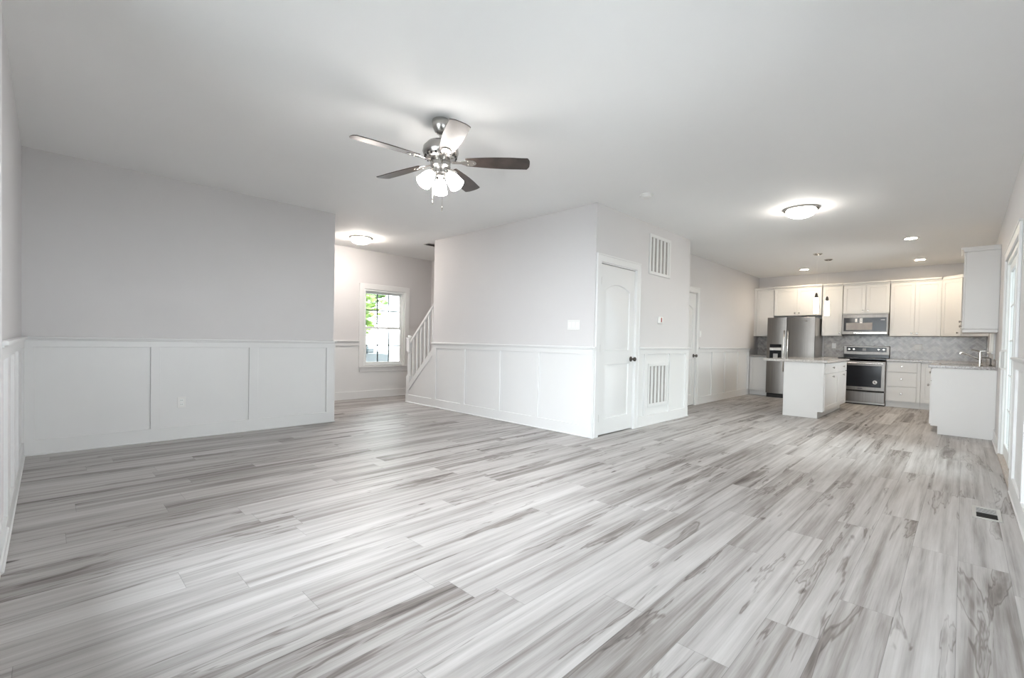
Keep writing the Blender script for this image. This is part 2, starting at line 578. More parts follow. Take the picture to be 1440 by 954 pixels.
def wainscot(n, f, a0, a1, stiles, label, panels=True, base=0.14, inner_top=0.978):
    """white panelled wainscot in a wall frame (local x along wall, front = -y)"""
    mb = MB(f)
    e = 0.0015
    mb.box(a0, a1, -0.003, 0.0, 0, RAIL - 0.02)                 # painted flat panel
    mb.box(a0, a1, -0.020, 0.0, 0, base, 0.002)                # base board
    mb.box(a0, a1, -0.026, -0.001, 0, 0.018, 0.006)             # shoe
    mb.box(a0, a1, -0.020, 0.0, inner_top, RAIL - 0.022, 0.0015)   # top board
    mb.box(a0, a1, -0.028, 0.0, RAIL - 0.034, RAIL - 0.018, 0.004)
    mb.box(a0, a1, -0.042, 0.0, RAIL - 0.022, RAIL, 0.006, 2)   # chair rail cap
    for s0, s1 in stiles:
        mb.box(s0, s1, -0.0195, 0.0, base - 0.01, inner_top + 0.01, 0.0015)
    return struct(mb, 'trim_%d' % n, M['trim'], label, 'wainscot')


wainscot(1, FL, XA, XB, [(XA, -0.082), (0.738, 0.817), (1.643, 1.738), (2.551, XB)], 'white panelled wainscot along the long left wall')
MB(FL)
wainscot(2, FA, FILL_BACKWIN[1] + 0.1, YL, [(k, k + 0.1) for k in (3.55, 4.2, 4.78)] + [(YL - 0.11, YL)], 'white panelled wainscot at the far left edge')
wainscot(3, FH, -6.226, -YD, [(-6.226, -6.113), (-5.473, -5.38), (-4.697, -4.612), (-3.995, -3.893), (-3.239, -YD)], 'white panelled wainscot on the wall beside the stair')
wainscot(4, FD, D1[1] + 0.09, XE, [(5.63, 5.72), (6.36, 6.445), (6.90, XE)], 'white panelled wainscot around the low air grille')
wainscot(5, FK, D2[1] + 0.105, XK - 0.62, [(D2[1] + 0.105, D2[1] + 0.17), (9.13, 9.215), (9.83, 9.91), (10.60, 10.69), (11.25, XK - 0.62)], 'white panelled wainscot beside the kitchen entry')
wainscot(6, FW, 1.2, FOYWIN[0] - 0.095, [], 'plain white wainscot left of the foyer window')
wainscot(7, FR, -(PATIO[0] - 0.09), -XA, [(-5.3, -5.2), (-4.5, -4.4), (-3.7, -3.6), (-2.9, -2.8), (-2.1, -2.0), (-1.3, -1.2), (-0.5, -0.4)], 'white panelled wainscot on right wall before patio door')
struct(MB(FW).box(FOYWIN[0] - 0.095, XS, -0.016, 0, 0, 0.14, 0.0025).box(FOYWIN[0] - 0.095, XS, -0.026, -0.001, 0, 0.018, 0.006)
       .box(FOYWIN[0] - 0.095, XS, -0.003, 0, 0.13, 0.49), 'baseboard_foyer', M['trim'], 'white baseboard under the foyer window', 'baseboard')
struct(MB(FR).box(-8.27, -7.18, -0.016, 0, 0, 0.14, 0.0025).box(-8.27, -7.18, -0.026, -0.001, 0, 0.018, 0.006), 'baseboard_right', M['trim'],
       'white baseboard between patio door and sink cabinets', 'baseboard')
# outside corner of hall wall and closet wall, and end cap of the left wall
struct(MB().box(XH - 0.016, XH + 0.0, YD - 0.016, YD + 0.0, 0, RAIL - 0.02, 0.002).box(XH - 0.026, XH, YD - 0.026, YD, 0, 0.018, 0.004)
       .box(XH - 0.042, XH, YD - 0.042, YD, RAIL - 0.022, RAIL, 0.004)
       .box(XH + 0.002, D1[0] - 0.088, YD - 0.014, YD, 0, 0.14), 'trim_8', M['trim'], 'white corner board where hall and closet walls meet', 'trim')
struct(MB().box(XB, XB + 0.016, YL - 0.016, YL + T, 0, RAIL - 0.02, 0.002).box(XB, XB + 0.026, YL - 0.026, YL + T, 0, 0.018, 0.004)
       .box(XB, XB + 0.03, YL - 0.042, YL + T, RAIL - 0.022, RAIL, 0.004), 'trim_9', M['trim'], 'white end board of the long left wall', 'trim')
struct(MB().box(XE, XE + 0.016, YD - 0.016, YK, 0, 0.14, 0.002).box(XE, XE + 0.026, YD - 0.026, YK, 0, 0.018, 0.004)
       .box(XE, XE + 0.003, YD - 0.003, YK, 0.13, RAIL - 0.02).box(XE, XE + 0.03, YD - 0.042, YK, RAIL - 0.022, RAIL, 0.004),
       'trim_10', M['trim'], 'white trim around the closet wall corner', 'trim')


# ------------------------------------------------------------------ doors
def arc_panel(x0, x1, z0, z1, rise, inset=0.0, n=14):
    x0, x1, z0, z1 = x0 + inset, x1 - inset, z0 + inset, z1 - inset
    pts = [(x0, z0), (x1, z0)]
    if rise <= 0:
        return pts + [(x1, z1), (x0, z1)]
    w = (x1 - x0) / 2
    R = (w * w + rise * rise) / (2 * rise)
    cx, cz = (x0 + x1) / 2, z1 + rise - R
    a = math.asin(w / R)
    return pts + [(cx + R * math.sin(a - 2 * a * k / n), cz + R * math.cos(a - 2 * a * k / n)) for k in range(n + 1)]


def panel_door(f, x0, x1, z0, z1, y=0.0, th=0.035):
    """slab whose front face (local y = y) carries two recessed panels, the upper arched"""
    mb = MB(f)
    w = x1 - x0
    defs = [(x0 + 0.115, x1 - 0.115, 1.03, 1.76, 0.075), (x0 + 0.115, x1 - 0.115, 0.20, 0.86, 0.0)]
    t = bmesh.new()
    outer = [t.verts.new((a, y, b)) for a, b in ((x0, z0), (x1, z0), (x1, z1), (x0, z1))]
    es = [t.edges.new((outer[i], outer[(i + 1) % 4])) for i in range(4)]
    rings = []
    for d in defs:
        pr = [(0, 0), (0.007, 0.013), (0.020, 0.013), (0.052, 0.002)]
        rr = []
        for ins, dep in pr:
            rr.append([t.verts.new((a, y + dep, b)) for a, b in arc_panel(*d, inset=ins)])
        n = len(rr[0])
        es += [t.edges.new((rr[0][i], rr[0][(i + 1) % n])) for i in range(n)]
        rings.append(rr)
    bmesh.ops.triangle_fill(t, use_beauty=True, use_dissolve=False, edges=es)
    for rr in rings:
        n = len(rr[0])
        for a, b in zip(rr, rr[1:]):
            for i in range(n):
                t.faces.new((a[i], a[(i + 1) % n], b[(i + 1) % n], b[i]))
        t.faces.new(rr[-1])
    back = [t.verts.new((a, y + th, b)) for a, b in ((x0, z0), (x1, z0), (x1, z1), (x0, z1))]
    t.faces.new(back)
    for i in range(4):
        t.faces.new((outer[i], outer[(i + 1) % 4], back[(i + 1) % 4], back[i]))
    bmesh.ops.recalc_face_normals(t, faces=t.faces)
    mb._merge(t)
    return mb


def knob_mb(f, x, z, y=-0.0, s=1.0):
    rot = Matrix.Rotation(PI / 2, 4, 'X')        # lathe z -> local -y
    mb = MB(f)
    mb.lathe([(0.0, 0), (0.033 * s, 0), (0.034 * s, 0.006 * s), (0.024 * s, 0.012 * s), (0.012 * s, 0.018 * s), (0.011 * s, 0.034 * s), (0.021 * s, 0.042 * s),
              (0.028 * s, 0.054 * s), (0.027 * s, 0.066 * s), (0.018 * s, 0.074 * s), (0, 0.076 * s)], (x, y, z), rot, 24)
    return mb


def hinged_door(n, f, op, label, knob_right=True, casing_l=True):
    x0, x1, _, z1 = op
    root = struct_empty('door_%d' % n, f @ Vector((x0, 0, 0)), label, 'door')
    c = MB(f)
    if casing_l:
        c.box(x0 - 0.092, x0 - 0.006, -0.020, 0, 0, z1 + 0.092, 0.004)
        c.box(x0 - 0.098, x0 - 0.08, -0.026, 0, 0, z1 + 0.098, 0.004)
    c.box(x1 + 0.006, x1 + 0.092, -0.020, 0, 0, z1 + 0.092, 0.004)
    c.box(x1 + 0.08, x1 + 0.098, -0.026, 0, 0, z1 + 0.098, 0.004)
    c.box(x0 - 0.012, x1 + 0.012, -0.0195, 0, z1 + 0.006, z1 + 0.0915, 0.003)
    c.box(x0 - 0.0972, x1 + 0.0972, -0.0255, 0, z1 + 0.08, z1 + 0.0972, 0.003)
    c.build('door_casing', M['trim'], root)
    j = MB(f)
    j.box(x0 - 0.012, x0 + 0.006, -0.006, T, 0, z1 + 0.012).box(x1 - 0.006, x1 + 0.012, -0.006, T, 0, z1 + 0.012).box(x0, x1, -0.006, T, z1 - 0.006, z1 + 0.012)
    j.box(x0 + 0.005, x1 - 0.005, 0.05, 0.065, 0.0, z1 - 0.005)
    j.build('door_jamb', M['trim'], root)
    slab = panel_door(f, x0 + 0.009, x1 - 0.009, 0.018, z1 - 0.013, 0.006).build('door_panel', M['door'], root, angle=20)
    kx = x1 - 0.07 if knob_right else x0 + 0.07
    tag(knob_mb(f, kx, 0.915, 0.006).build('door_knob', M['bronze'], slab), 'dark metal door knob')
    hx = x0 + 0.008 if knob_right else x1 - 0.008
    for hz in (0.22, 1.05, 1.85):
        MB(f).tube([(hx, -0.003, hz - 0.045), (hx, -0.003, hz + 0.045)], 0.006, 8).build('hinge', M['nickel'], slab)
    return root


hinged_door(1, FD, D1, 'white arched two panel closet door beside the hall wall corner')
hinged_door(2, FK, D2, 'white door half hidden behind the closet wall corner')


# ------------------------------------------------------------------ windows
def muntins(mb, x0, x1, z0, z1, nx, nz, y, w=0.016, d=0.012):
    for i in range(1, nx):
        x = x0 + (x1 - x0) * i / nx
        mb.box(x - w / 2, x + w / 2, y - d / 2, y + d / 2, z0, z1)
    for i in range(1, nz):
        z = z0 + (z1 - z0) * i / nz
        mb.box(x0, x1, y - d / 2 + 0.0005, y + d / 2 - 0.0005, z - w / 2, z + w / 2)


def sash_window(n, f, op, label, nx=3, grey=False):
    x0, x1, z0, z1 = op
    root = struct_empty('window_%d' % n, f @ Vector((x0, 0, z0)), label, 'window')
    c = MB(f)
    cw = 0.095
    c.box(x0 - cw, x0 + 0.004, -0.02, 0, z0 - 0.03, z1 + cw, 0.004)
    c.box(x1 - 0.004, x1 + cw, -0.02, 0, z0 - 0.03, z1 + cw, 0.004)
    c.box(x0 - 0.003, x1 + 0.003, -0.0195, 0, z1 - 0.004, z1 + cw - 0.0005, 0.003)
    c.box(x0 - cw + 0.02, x1 + cw - 0.02, -0.018, 0, z0 - 0.11, z0 - 0.02, 0.004)      # apron
    c.build('window_casing', M['trim'], root)
    MB(f).box(x0 - cw + 0.004, x1 + cw - 0.004, -0.042, 0.06, z0 - 0.028, z0 - 0.0, 0.005).build('window_sill', M['trim'], root)
    fr = MB(f)
    fr.box(x0, x0 + 0.035, 0.0, T, z0, z1).box(x1 - 0.035, x1, 0.0, T, z0, z1).box(x0 + 0.035, x1 - 0.035, 0, T, z1 - 0.035, z1).box(x0 + 0.035, x1 - 0.035, 0.03, T, z0, z0 + 0.03)
    fr.build('window_frame', M['vinyl'], root)
    zm = (z0 + z1) / 2
    for (a, b, y) in ((zm - 0.02, z1 - 0.036, 0.085), (z0 + 0.031, zm + 0.02, 0.055)):
        s = MB(f)
        xa, xb = x0 + 0.036, x1 - 0.036
        s.box(xa, xa + 0.045, y - 0.014, y + 0.014, a, b, 0.003).box(xb - 0.045, xb, y - 0.014, y + 0.014, a, b, 0.003)
        s.box(xa + 0.044, xb - 0.044, y - 0.0135, y + 0.0135, a, a + 0.042, 0.003).box(xa + 0.044, xb - 0.044, y - 0.0135, y + 0.0135, b - 0.042, b, 0.003)
        if not grey:
            muntins(s, xa + 0.045, xb - 0.045, a + 0.042, b - 0.042, nx, 2, y)
        so = s.build('sash', M['vinyl'], root)
        MB(f).box(xa + 0.04, xb - 0.04, y - 0.002, y + 0.002, a + 0.038, b - 0.038).build('pane', M['glass'], so)
        if grey:
            g_ = MB(f)
            muntins(g_, xa + 0.045, xb - 0.045, a + 0.042, b - 0.042, nx, 2, y, 0.022)
            tag(g_.build('grille', M['grille'], so), 'grille bars darkened to look backlit')
    return root


sash_window(1, FW, FOYWIN, 'double hung white window with grilles in the foyer', grey=True)
sash_window(2, FR, neg(SINKWIN), 'white window over the kitchen sink seen edge on')
sash_window(3, FA, (FILL_BACKWIN[0], 1.38, FILL_BACKWIN[2], FILL_BACKWIN[3]), 'added unseen back wall window for daylight, nearest the camera')
sash_window(4, FA, (1.50, FILL_BACKWIN[1], FILL_BACKWIN[2], FILL_BACKWIN[3]), 'added unseen back wall window for daylight, left of the camera')
struct(MB(FA).box(1.38, 1.50, 0.0, T, FILL_BACKWIN[2], FILL_BACKWIN[3]), 'trim_11', M['trim'], 'mullion between the two added back windows', 'trim')

sash_window(5, FR, neg(FILL_NEARWIN), 'added unseen right wall window for daylight, beside the camera')
# patio slider
root = struct_empty('door_3', (PATIO[1], YR, 0), 'white sliding glass patio door with grilles', 'door')
x0, x1, z1 = -PATIO[1], -PATIO[0], PATIO[3]
c = MB(FR)
c.box(x0 - 0.09, x0, -0.020, 0, 0, z1 + 0.09, 0.004).box(x1, x1 + 0.09, -0.020, 0, 0, z1 + 0.09, 0.004).box(x0 - 0.006, x1 + 0.006, -0.0195, 0, z1, z1 + 0.0895, 0.003)
c.box(x0 - 0.096, x1 + 0.096, -0.026, 0, z1 + 0.078, z1 + 0.096, 0.004)
c.build('door_casing', M['trim'], root)
c = MB(FR)
c.box(x0, x0 + 0.04, 0, T, 0.03, z1).box(x1 - 0.04, x1, 0, T, 0.03, z1).box(x0 + 0.04, x1 - 0.04, 0, T, z1 - 0.045, z1)
c.build('door_frame', M['vinyl'], root)
tag(MB(FR).box(x0, x1, -0.02, T, 0.0, 0.03, 0.004).build('threshold', M['sillwood'], root), 'tan wooden threshold')
xm = (x0 + x1) / 2
for k, (a, b, y) in enumerate(((x0 + 0.041, xm + 0.04, 0.035), (xm - 0.04, x1 - 0.041, 0.085))):
    s = MB(FR)
    s.box(a, a + 0.085, y - 0.018, y + 0.018, 0.032, z1 - 0.047, 0.004).box(b - 0.085, b, y - 0.018, y + 0.018, 0.032, z1 - 0.047, 0.004)
    s.box(a + 0.084, b - 0.084, y - 0.0175, y + 0.0175, 0.032, 0.16, 0.004).box(a + 0.084, b - 0.084, y - 0.0175, y + 0.0175, z1 - 0.13, z1 - 0.047, 0.004)
    muntins(s, a + 0.085, b - 0.085, 0.16, z1 - 0.13, 3, 5, y)
    so = s.build('sliding_panel', M['vinyl'], root)
    MB(FR).box(a + 0.08, b - 0.08, y - 0.002, y + 0.002, 0.155, z1 - 0.125).build('pane', M['lowe'], so)
    if k == 0:
        hx = a + 0.042
        for sgn in (-1, 1):
            yy = y + sgn * 0.018
            MB(FR).tube([(hx, yy, 0.93), (hx, yy + sgn * 0.03, 0.93), (hx, yy + sgn * 0.045, 0.945), (hx, yy + sgn * 0.045, 1.105), (hx, yy + sgn * 0.03, 1.12), (hx, yy, 1.12)], 0.010, 10).box(hx - 0.016, hx + 0.016, yy - 0.003, yy + 0.003, 0.90, 1.15, 0.002).build('door_handle', M['plastic'], so)


# ------------------------------------------------------------------ stair and its railing
SL = 0.92
st = thing('staircase', (XH + 0.5, 6.9, 0), 'straight stair rising behind the hall wall', 'stairs')
run = 0.19 / SL
for k in range(11):
    ya = 6.90 - run * k
    MB().box(XH + 0.125 if ya - run < 6.23 else XH + 0.103, XS - 0.002, ya - run, ya + 0.02, 0.19 * k, 0.19 * (k + 1), 0.006).build('step', M['tread'], st)
sk = MB(FH)
sk.prism([(-7.0, 0), (-6.226, 0), (-6.226, 0.85), (-6.93, 0.20), (-7.0, 0.20)], 0, 0.1)
struct(sk, 'wall_stair_skirt', M['wall'], 'white triangular wall under the open stair rail', 'wall')
sk = MB(FH)
sk.box(-7.0, -6.226, -0.016, 0, 0, 0.14, 0.0025).box(-7.0, -6.226, -0.026, -0.001, 0, 0.018, 0.006)
sk.prism([(-6.96, 0.14), (-6.226, 0.14), (-6.226, 0.86), (-6.93, 0.19)], -0.004, 0)
sk.prism([(-6.975, 0.165), (-6.222, 0.165 + 0.753 * SL), (-6.222, 0.165 + 0.753 * SL + 0.115), (-6.975, 0.28)], -0.016, 0.1, 0.002)
struct(sk, 'trim_12', M['trim'], 'white sloping stair stringer and base board', 'trim')
rl = thing('stair_railing', (XH + 0.045, 6.95, 0), 'white stair railing with square balusters and newel post', 'railing')
nw = MB()
nx, ny = XH + 0.03, 6.955
q = 0.044
nw.box(nx - q, nx + q, ny - q, ny + q, 0.0, 0.46, 0.004)
nw.lathe([(0.040, 0.46), (0.044, 0.475), (0.034, 0.49), (0.030, 0.52), (0.036, 0.60), (0.038, 0.66), (0.032, 0.80), (0.028, 0.86), (0.042, 0.88), (0.034, 0.90)], (nx, ny, 0))
nw.box(nx - q, nx + q, ny - q, ny + q, 0.90, 1.12, 0.004)
nw.box(nx - q - 0.008, nx + q + 0.008, ny - q - 0.008, ny + q + 0.008, 1.12, 1.138, 0.004)
nw.lathe([(0.03, 1.138), (0.026, 1.15), (0.04, 1.16), (0.034, 1.175), (0.0, 1.182)], (nx, ny, 0))
nw.build('newel_post', M['trim'], rl)
rail_z = lambda y: 1.075 + (6.90 - y) * SL
hr = MB(FH)
hr.prism([(-6.912, rail_z(6.912) - 0.03), (-6.228, rail_z(6.228) - 0.03), (-6.228, rail_z(6.228) + 0.035), (-6.912, rail_z(6.912) + 0.035)], 0.002, 0.062, 0.008)
hr.build('handrail', M['trim'], rl)
for k in range(6):
    yb = 6.835 - 0.112 * k
    zb = 0.28 + (6.975 - yb) * SL
    MB().box(nx - 0.016, nx + 0.016, yb - 0.016, yb + 0.016, zb - 0.012, rail_z(yb) - 0.012, 0.002).build('baluster', M['trim'], rl)


# ------------------------------------------------------------------ ceiling fan
FC = Vector((2.047, 2.803, H))
fan = thing('ceiling_fan', FC, 'five blade brushed nickel ceiling fan with dark blades and three lit shades', 'ceiling fan')
CZ = lambda z: (FC.x, FC.y, z)
MB().lathe([(0.0, 2.74), (0.066, 2.74), (0.068, 2.73), (0.062, 2.69), (0.046, 2.655), (0.024, 2.638), (0.0, 2.636)], CZ(0)).build('canopy', M['nickel'], fan)
MB().lathe([(0.012, 2.65), (0.012, 2.57)], CZ(0), seg=16).build('downrod', M['nickel'], fan)
mot = MB().lathe([(0.0, 2.598), (0.03, 2.598), (0.05, 2.592), (0.10, 2.572), (0.128, 2.54), (0.133, 2.505), (0.124, 2.478), (0.105, 2.458), (0.085, 2.45), (0.0, 2.45)], CZ(0), seg=48).build('motor_housing', M['nickel'], fan)
for k in range(20):
    a = 2 * PI * k / 20
    R = Matrix.Translation(CZ(2.474)) @ Matrix.Rotation(a, 4, 'Z')
    MB(R).box(0.104, 0.121, -0.006, 0.006, -0.014, 0.010, 0.002).build('cooling_slot', M['dark'], mot)
MB().lathe([(0.0, 2.452), (0.068, 2.452), (0.075, 2.44), (0.075, 2.40), (0.064, 2.385), (0.05, 2.375), (0.05, 2.35), (0.03, 2.335), (0.0, 2.33)], CZ(0)).build('light_kit', M['nickel'], fan)
ZB = 2.44
for k in range(5):
    a = math.radians(172.0 - 72.0 * k)
    R = Matrix.Translation(CZ(ZB)) @ Matrix.Rotation(a, 4, 'Z') @ Matrix.Rotation(math.radians(-12), 4, 'X')
    pts = []
    for t in [i / 12 for i in range(13)]:
        x = 0.185 + t * 0.46
        pts.append((x, 0.047 + 0.024 * math.sin(min(1, t * 1.15) * PI * 0.62)))
    tip = [(0.655, 0.052), (0.662, 0.035), (0.664, 0.0)]
    half = pts + tip
    poly = half + [(x, -y) for x, y in reversed(half[:-1])]
    b = MB(R).flat(poly, -0.003, 0.003, 0.0012).build('blade', M['wood'], fan)
    br = MB(R)
    br.flat([(0.085, 0.016), (0.15, 0.014), (0.19, 0.034), (0.235, 0.036), (0.262, 0.018), (0.266, 0), (0.262, -0.018), (0.235, -0.036), (0.19, -0.034), (0.15, -0.014), (0.085, -0.016)], -0.0095, -0.003, 0.002)
    for (sx, sy) in ((0.205, 0.02), (0.205, -0.02), (0.245, 0.0)):
        br.lathe([(0.0, -0.013), (0.005, -0.012), (0.006, -0.0095)], (sx, sy, 0), seg=10)
    br.build('blade_bracket', M['chrome'], b)
for k in range(3):
    a = math.radians(54 + 120 * k)
    tilt = math.radians(38)
    R = Matrix.Translation(CZ(2.372)) @ Matrix.Rotation(a, 4, 'Z') @ Matrix.Translation((0.045, 0, 0)) @ Matrix.Rotation(-tilt, 4, 'Y')
    hol = MB(R).lathe([(0.0, 0.01), (0.02, 0.008), (0.024, -0.02), (0.03, -0.045), (0.0, -0.045)], seg=20).build('lamp_holder', M['nickel'], fan)
    pf = [(0.026, -0.04), (0.036, -0.052), (0.052, -0.078), (0.062, -0.11), (0.066, -0.145), (0.072, -0.168), (0.069, -0.170), (0.062, -0.145), (0.057, -0.11), (0.047, -0.08), (0.03, -0.056), (0.02, -0.046)]
    sh = MB(R).lathe([(r * 0.80, z * 0.92) for r, z in pf], seg=28)
    tag(sh.build('lamp_shade', M['fanglow'], fan), 'glowing white glass shade')
    tag(MB(R).lathe([(0.0, -0.046), (0.013, -0.05), (0.014, -0.07), (0.024, -0.095), (0.027, -0.115), (0.022, -0.134), (0.0, -0.142)], seg=20).build('bulb', M['bulbglow'], fan), 'lit bulb')
for (dx, dy, zt) in ((-0.04, 0.04, 2.115), (0.012, -0.012, 2.07)):
    MB().tube([(FC.x + dx, FC.y + dy, 2.345), (FC.x + dx, FC.y + dy, zt + 0.03)], 0.0022, 6).lathe([(0.0, zt), (0.005, zt + 0.004), (0.005, zt + 0.03), (0.002, zt + 0.036)], (FC.x + dx, FC.y + dy, 0), seg=10).build('pull_chain', M['chrome'], fan)


# ------------------------------------------------------------------ ceiling fixtures
def dome_light(x, y, label, g, r=0.185):
    t = thing('flush_ceiling_light', (x, y, H), label, 'ceiling light', 'round flush ceiling lights')
    k = r / 0.185
    MB().lathe([(0.0, H), (r, H), (r, H - 0.012), (r - 0.008, H - 0.022), (r - 0.028, H - 0.027), (0.0, H - 0.027)], (x, y, 0), seg=48).build('rim', M['nickel'], t)
    MB().lathe([(0.155 * k, H - 0.027), (0.150 * k, H - 0.05), (0.125 * k, H - 0.078), (0.08 * k, H - 0.098), (0.03 * k, H - 0.106), (0.0, H - 0.107)], (x, y, 0), seg=48).build('glass_dome', g, t)
    return t


dome_light(6.205, 1.40, 'glowing dome ceiling light between the fan and kitchen', M['domeglow'])
dome_light(3.55, 6.98, 'glowing dome ceiling light in the foyer near the window', M['foyerglow'])
for x, y, lab in ((8.85, 0.59, 'round recessed ceiling light nearest the camera, before the right wall cabinet'),
                  (11.05, 0.60, 'round recessed ceiling light close to the corner wall cabinet'),
                  (11.10, 2.41, 'round recessed ceiling light in front of the refrigerator cabinets')):
    t = thing('recessed_light', (x, y, H), lab, 'recessed light', 'recessed kitchen ceiling lights')
    MB().lathe([(0.098, H), (0.098, H - 0.005), (0.072, H - 0.009), (0.068, H)], (x, y, 0), seg=36).build('trim_ring', M['plastic'], t)
    MB().lathe([(0.070, H - 0.002), (0.060, H - 0.006), (0.0, H - 0.008)], (x, y, 0), seg=36).build('lens', M['canglow'], t)
for x, y, lab in ((9.377, 1.843, 'left lit glass pendant, hanging nearer end of island'), (10.098, 1.815, 'right lit glass pendant, hanging farther end of island')):
    t = thing('pendant_light', (x, y, H), lab, 'pendant light', 'pendants over the island')
    MB().lathe([(0.0, H), (0.07, H), (0.07, H - 0.008), (0.05, H - 0.024), (0.012, H - 0.032), (0.0, H - 0.032)], (x, y, 0), seg=36).build('canopy', M['chrome'], t)
    MB().tube([(x, y, H - 0.03), (x, y, 2.045)], 0.001, 6).build('cord', M['plastic'], t)
    MB().lathe([(0.006, 2.06), (0.014, 2.05), (0.02, 2.03), (0.024, 2.0), (0.026, 1.972), (0.0, 1.972)], (x, y, 0), seg=24).build('socket_cap', M['bronze'], t)
    MB().lathe([(0.0, 1.975), (0.032, 1.972), (0.036, 1.955), (0.038, 1.72), (0.035, 1.705), (0.0, 1.705)], (x, y, 0), seg=28).build('lamp_shade', M['pendglow'], t)
t = thing('smoke_detector', (4.574, 2.503, H), 'small white round smoke detector on the ceiling near closet wall', 'smoke detector')
MB().lathe([(0.0, H), (0.072, H), (0.072, H - 0.012), (0.0, H - 0.012)], (4.574, 2.503, 0)).build('base_plate', M['plastic'], t)
MB().lathe([(0.062, H - 0.012), (0.06, H - 0.028), (0.05, H - 0.036), (0.02, H - 0.038), (0.0, H - 0.038)], (4.574, 2.503, 0)).build('cover', M['plastic'], t)

t = thing('ceiling_register', (4.62, 6.52, H), 'small dark louvred ceiling register at the top of the stair wall', 'air vent')
MB().box(4.50, 4.76, 6.46, 6.60, H - 0.008, H, 0.002).build('frame', M['regframe'], t)
lv = MB()
for k in range(6):
    m = Matrix.Translation((4.63, 6.482 + k * 0.019, H - 0.012)) @ Matrix.Rotation(0.5, 4, 'X')
    lv.box(-0.11, 0.11, -0.007, 0.007, -0.001, 0.001, m=m)
lv.build('louvers', M['ventwood'], t)


# ------------------------------------------------------------------ wall fittings
def air_grille(f, x0, x1, z0, z1, label, n=5):
    t = thing('return_air_grille', f @ Vector(((x0 + x1) / 2, 0, z0)), label, 'air vent', 'white return air grilles')
    b = 0.042
    fr = MB(f)
    fr.box(x0, x0 + b, -0.016, 0, z0, z1, 0.003).box(x1 - b, x1, -0.016, 0, z0, z1, 0.003)
    fr.box(x0 + b - 0.001, x1 - b + 0.001, -0.0155, 0, z0, z0 + b, 0.003).box(x0 + b - 0.001, x1 - b + 0.001, -0.0155, 0, z1 - b, z1, 0.003)
    fr.build('frame', M['trim'], t)
    MB(f).box(x0 + 0.02, x1 - 0.02, -0.004, -0.001, z0 + 0.02, z1 - 0.02).build('filter', M['duct'], t)
    sl = MB(f)
    w = (x1 - x0 - 2 * b) / (n)
    for i in range(n):
        xc = x0 + b + w * (i + 0.5)
        sl.box(xc - w * 0.02, xc + w * 0.42, -0.013, -0.004, z0 + b - 0.001, z1 - b + 0.001, 0.002)
    sl.build('louvers', M['trim'], t)
    return t


air_grille(FD, 5.70, 6.315, 2.065, 2.61, 'white vertical slat air grille high on the closet wall')
air_grille(frame((0, YD - 0.003, 0), '-Y'), 5.735, 6.335, 0.25, 0.85, 'white vertical slat air grille low in the wainscot')

t = thing('thermostat', (6.05, YD, 1.41), 'small white square thermostat on the closet wall', 'thermostat')
MB(FD).box(5.99, 6.115, -0.024, 0, 1.405, 1.50, 0.006, 2).build('body', M['plastic'], t)
MB(FD).box(6.045, 6.075, -0.0252, -0.023, 1.425, 1.485).build('screen', M['redink'], t)


def plate(name, f, x0, x1, z0, z1, label, cat, kind, gangs=1, group=None, y=0.0):
    t = thing(name, f @ Vector(((x0 + x1) / 2, y, z0)), label, cat, group)
    MB(f).box(x0, x1, y - 0.007, y, z0, z1, 0.003).build('cover_plate', M['plastic'], t)
    w = (x1 - x0) / gangs
    zc = (z0 + z1) / 2
    for g in range(gangs):
        xc = x0 + w * (g + 0.5)
        if kind == 'switch':
            MB(f).box(xc - 0.017, xc + 0.017, y - 0.0105, y - 0.006, zc - 0.034, zc + 0.034, 0.002).build('rocker', M['vinyl'], t)
        else:
            for s in (-1, 1):
                r = MB(f).box(xc - 0.016, xc + 0.016, y - 0.010, y - 0.006, zc + s * 0.021 - 0.014, zc + s * 0.021 + 0.014, 0.003).build('socket', M['vinyl'], t)
                MB(f).box(xc - 0.008, xc - 0.005, y - 0.0106, y - 0.009, zc + s * 0.021 - 0.005, zc + s * 0.021 + 0.006).box(xc + 0.005, xc + 0.008, y - 0.0106, y - 0.009, zc + s * 0.021 - 0.005, zc + s * 0.021 + 0.006).build('slots', M['ink'], r)
    return t


plate('light_switch', FH, -3.447, -3.265, 1.265, 1.385, 'three gang white switch plate on wall beside the stair', 'light switch', 'switch', 3)
plate('light_switch', FK, 8.535, 8.61, 1.26, 1.38, 'single white switch plate right of the half hidden door', 'light switch', 'switch', 1)
plate('wall_outlet', frame((0, YL - 0.003, 0), '-Y'), 0.965, 1.04, 0.335, 0.45, 'white outlet in middle panel of left wainscot', 'outlet', 'outlet', 1, 'white wall outlets')
plate('wall_outlet', frame((XK - 0.012, 0, 0), '-X'), -2.03, -1.955, 1.10, 1.215, 'white outlet on the tile left of the range', 'outlet', 'outlet', 1, 'white wall outlets')
plate('wall_outlet', frame((XK - 0.012, 0, 0), '-X'), -0.68, -0.57, 1.10, 1.215, 'white double outlet on the tile right of the range', 'outlet', 'outlet', 2, 'white wall outlets')

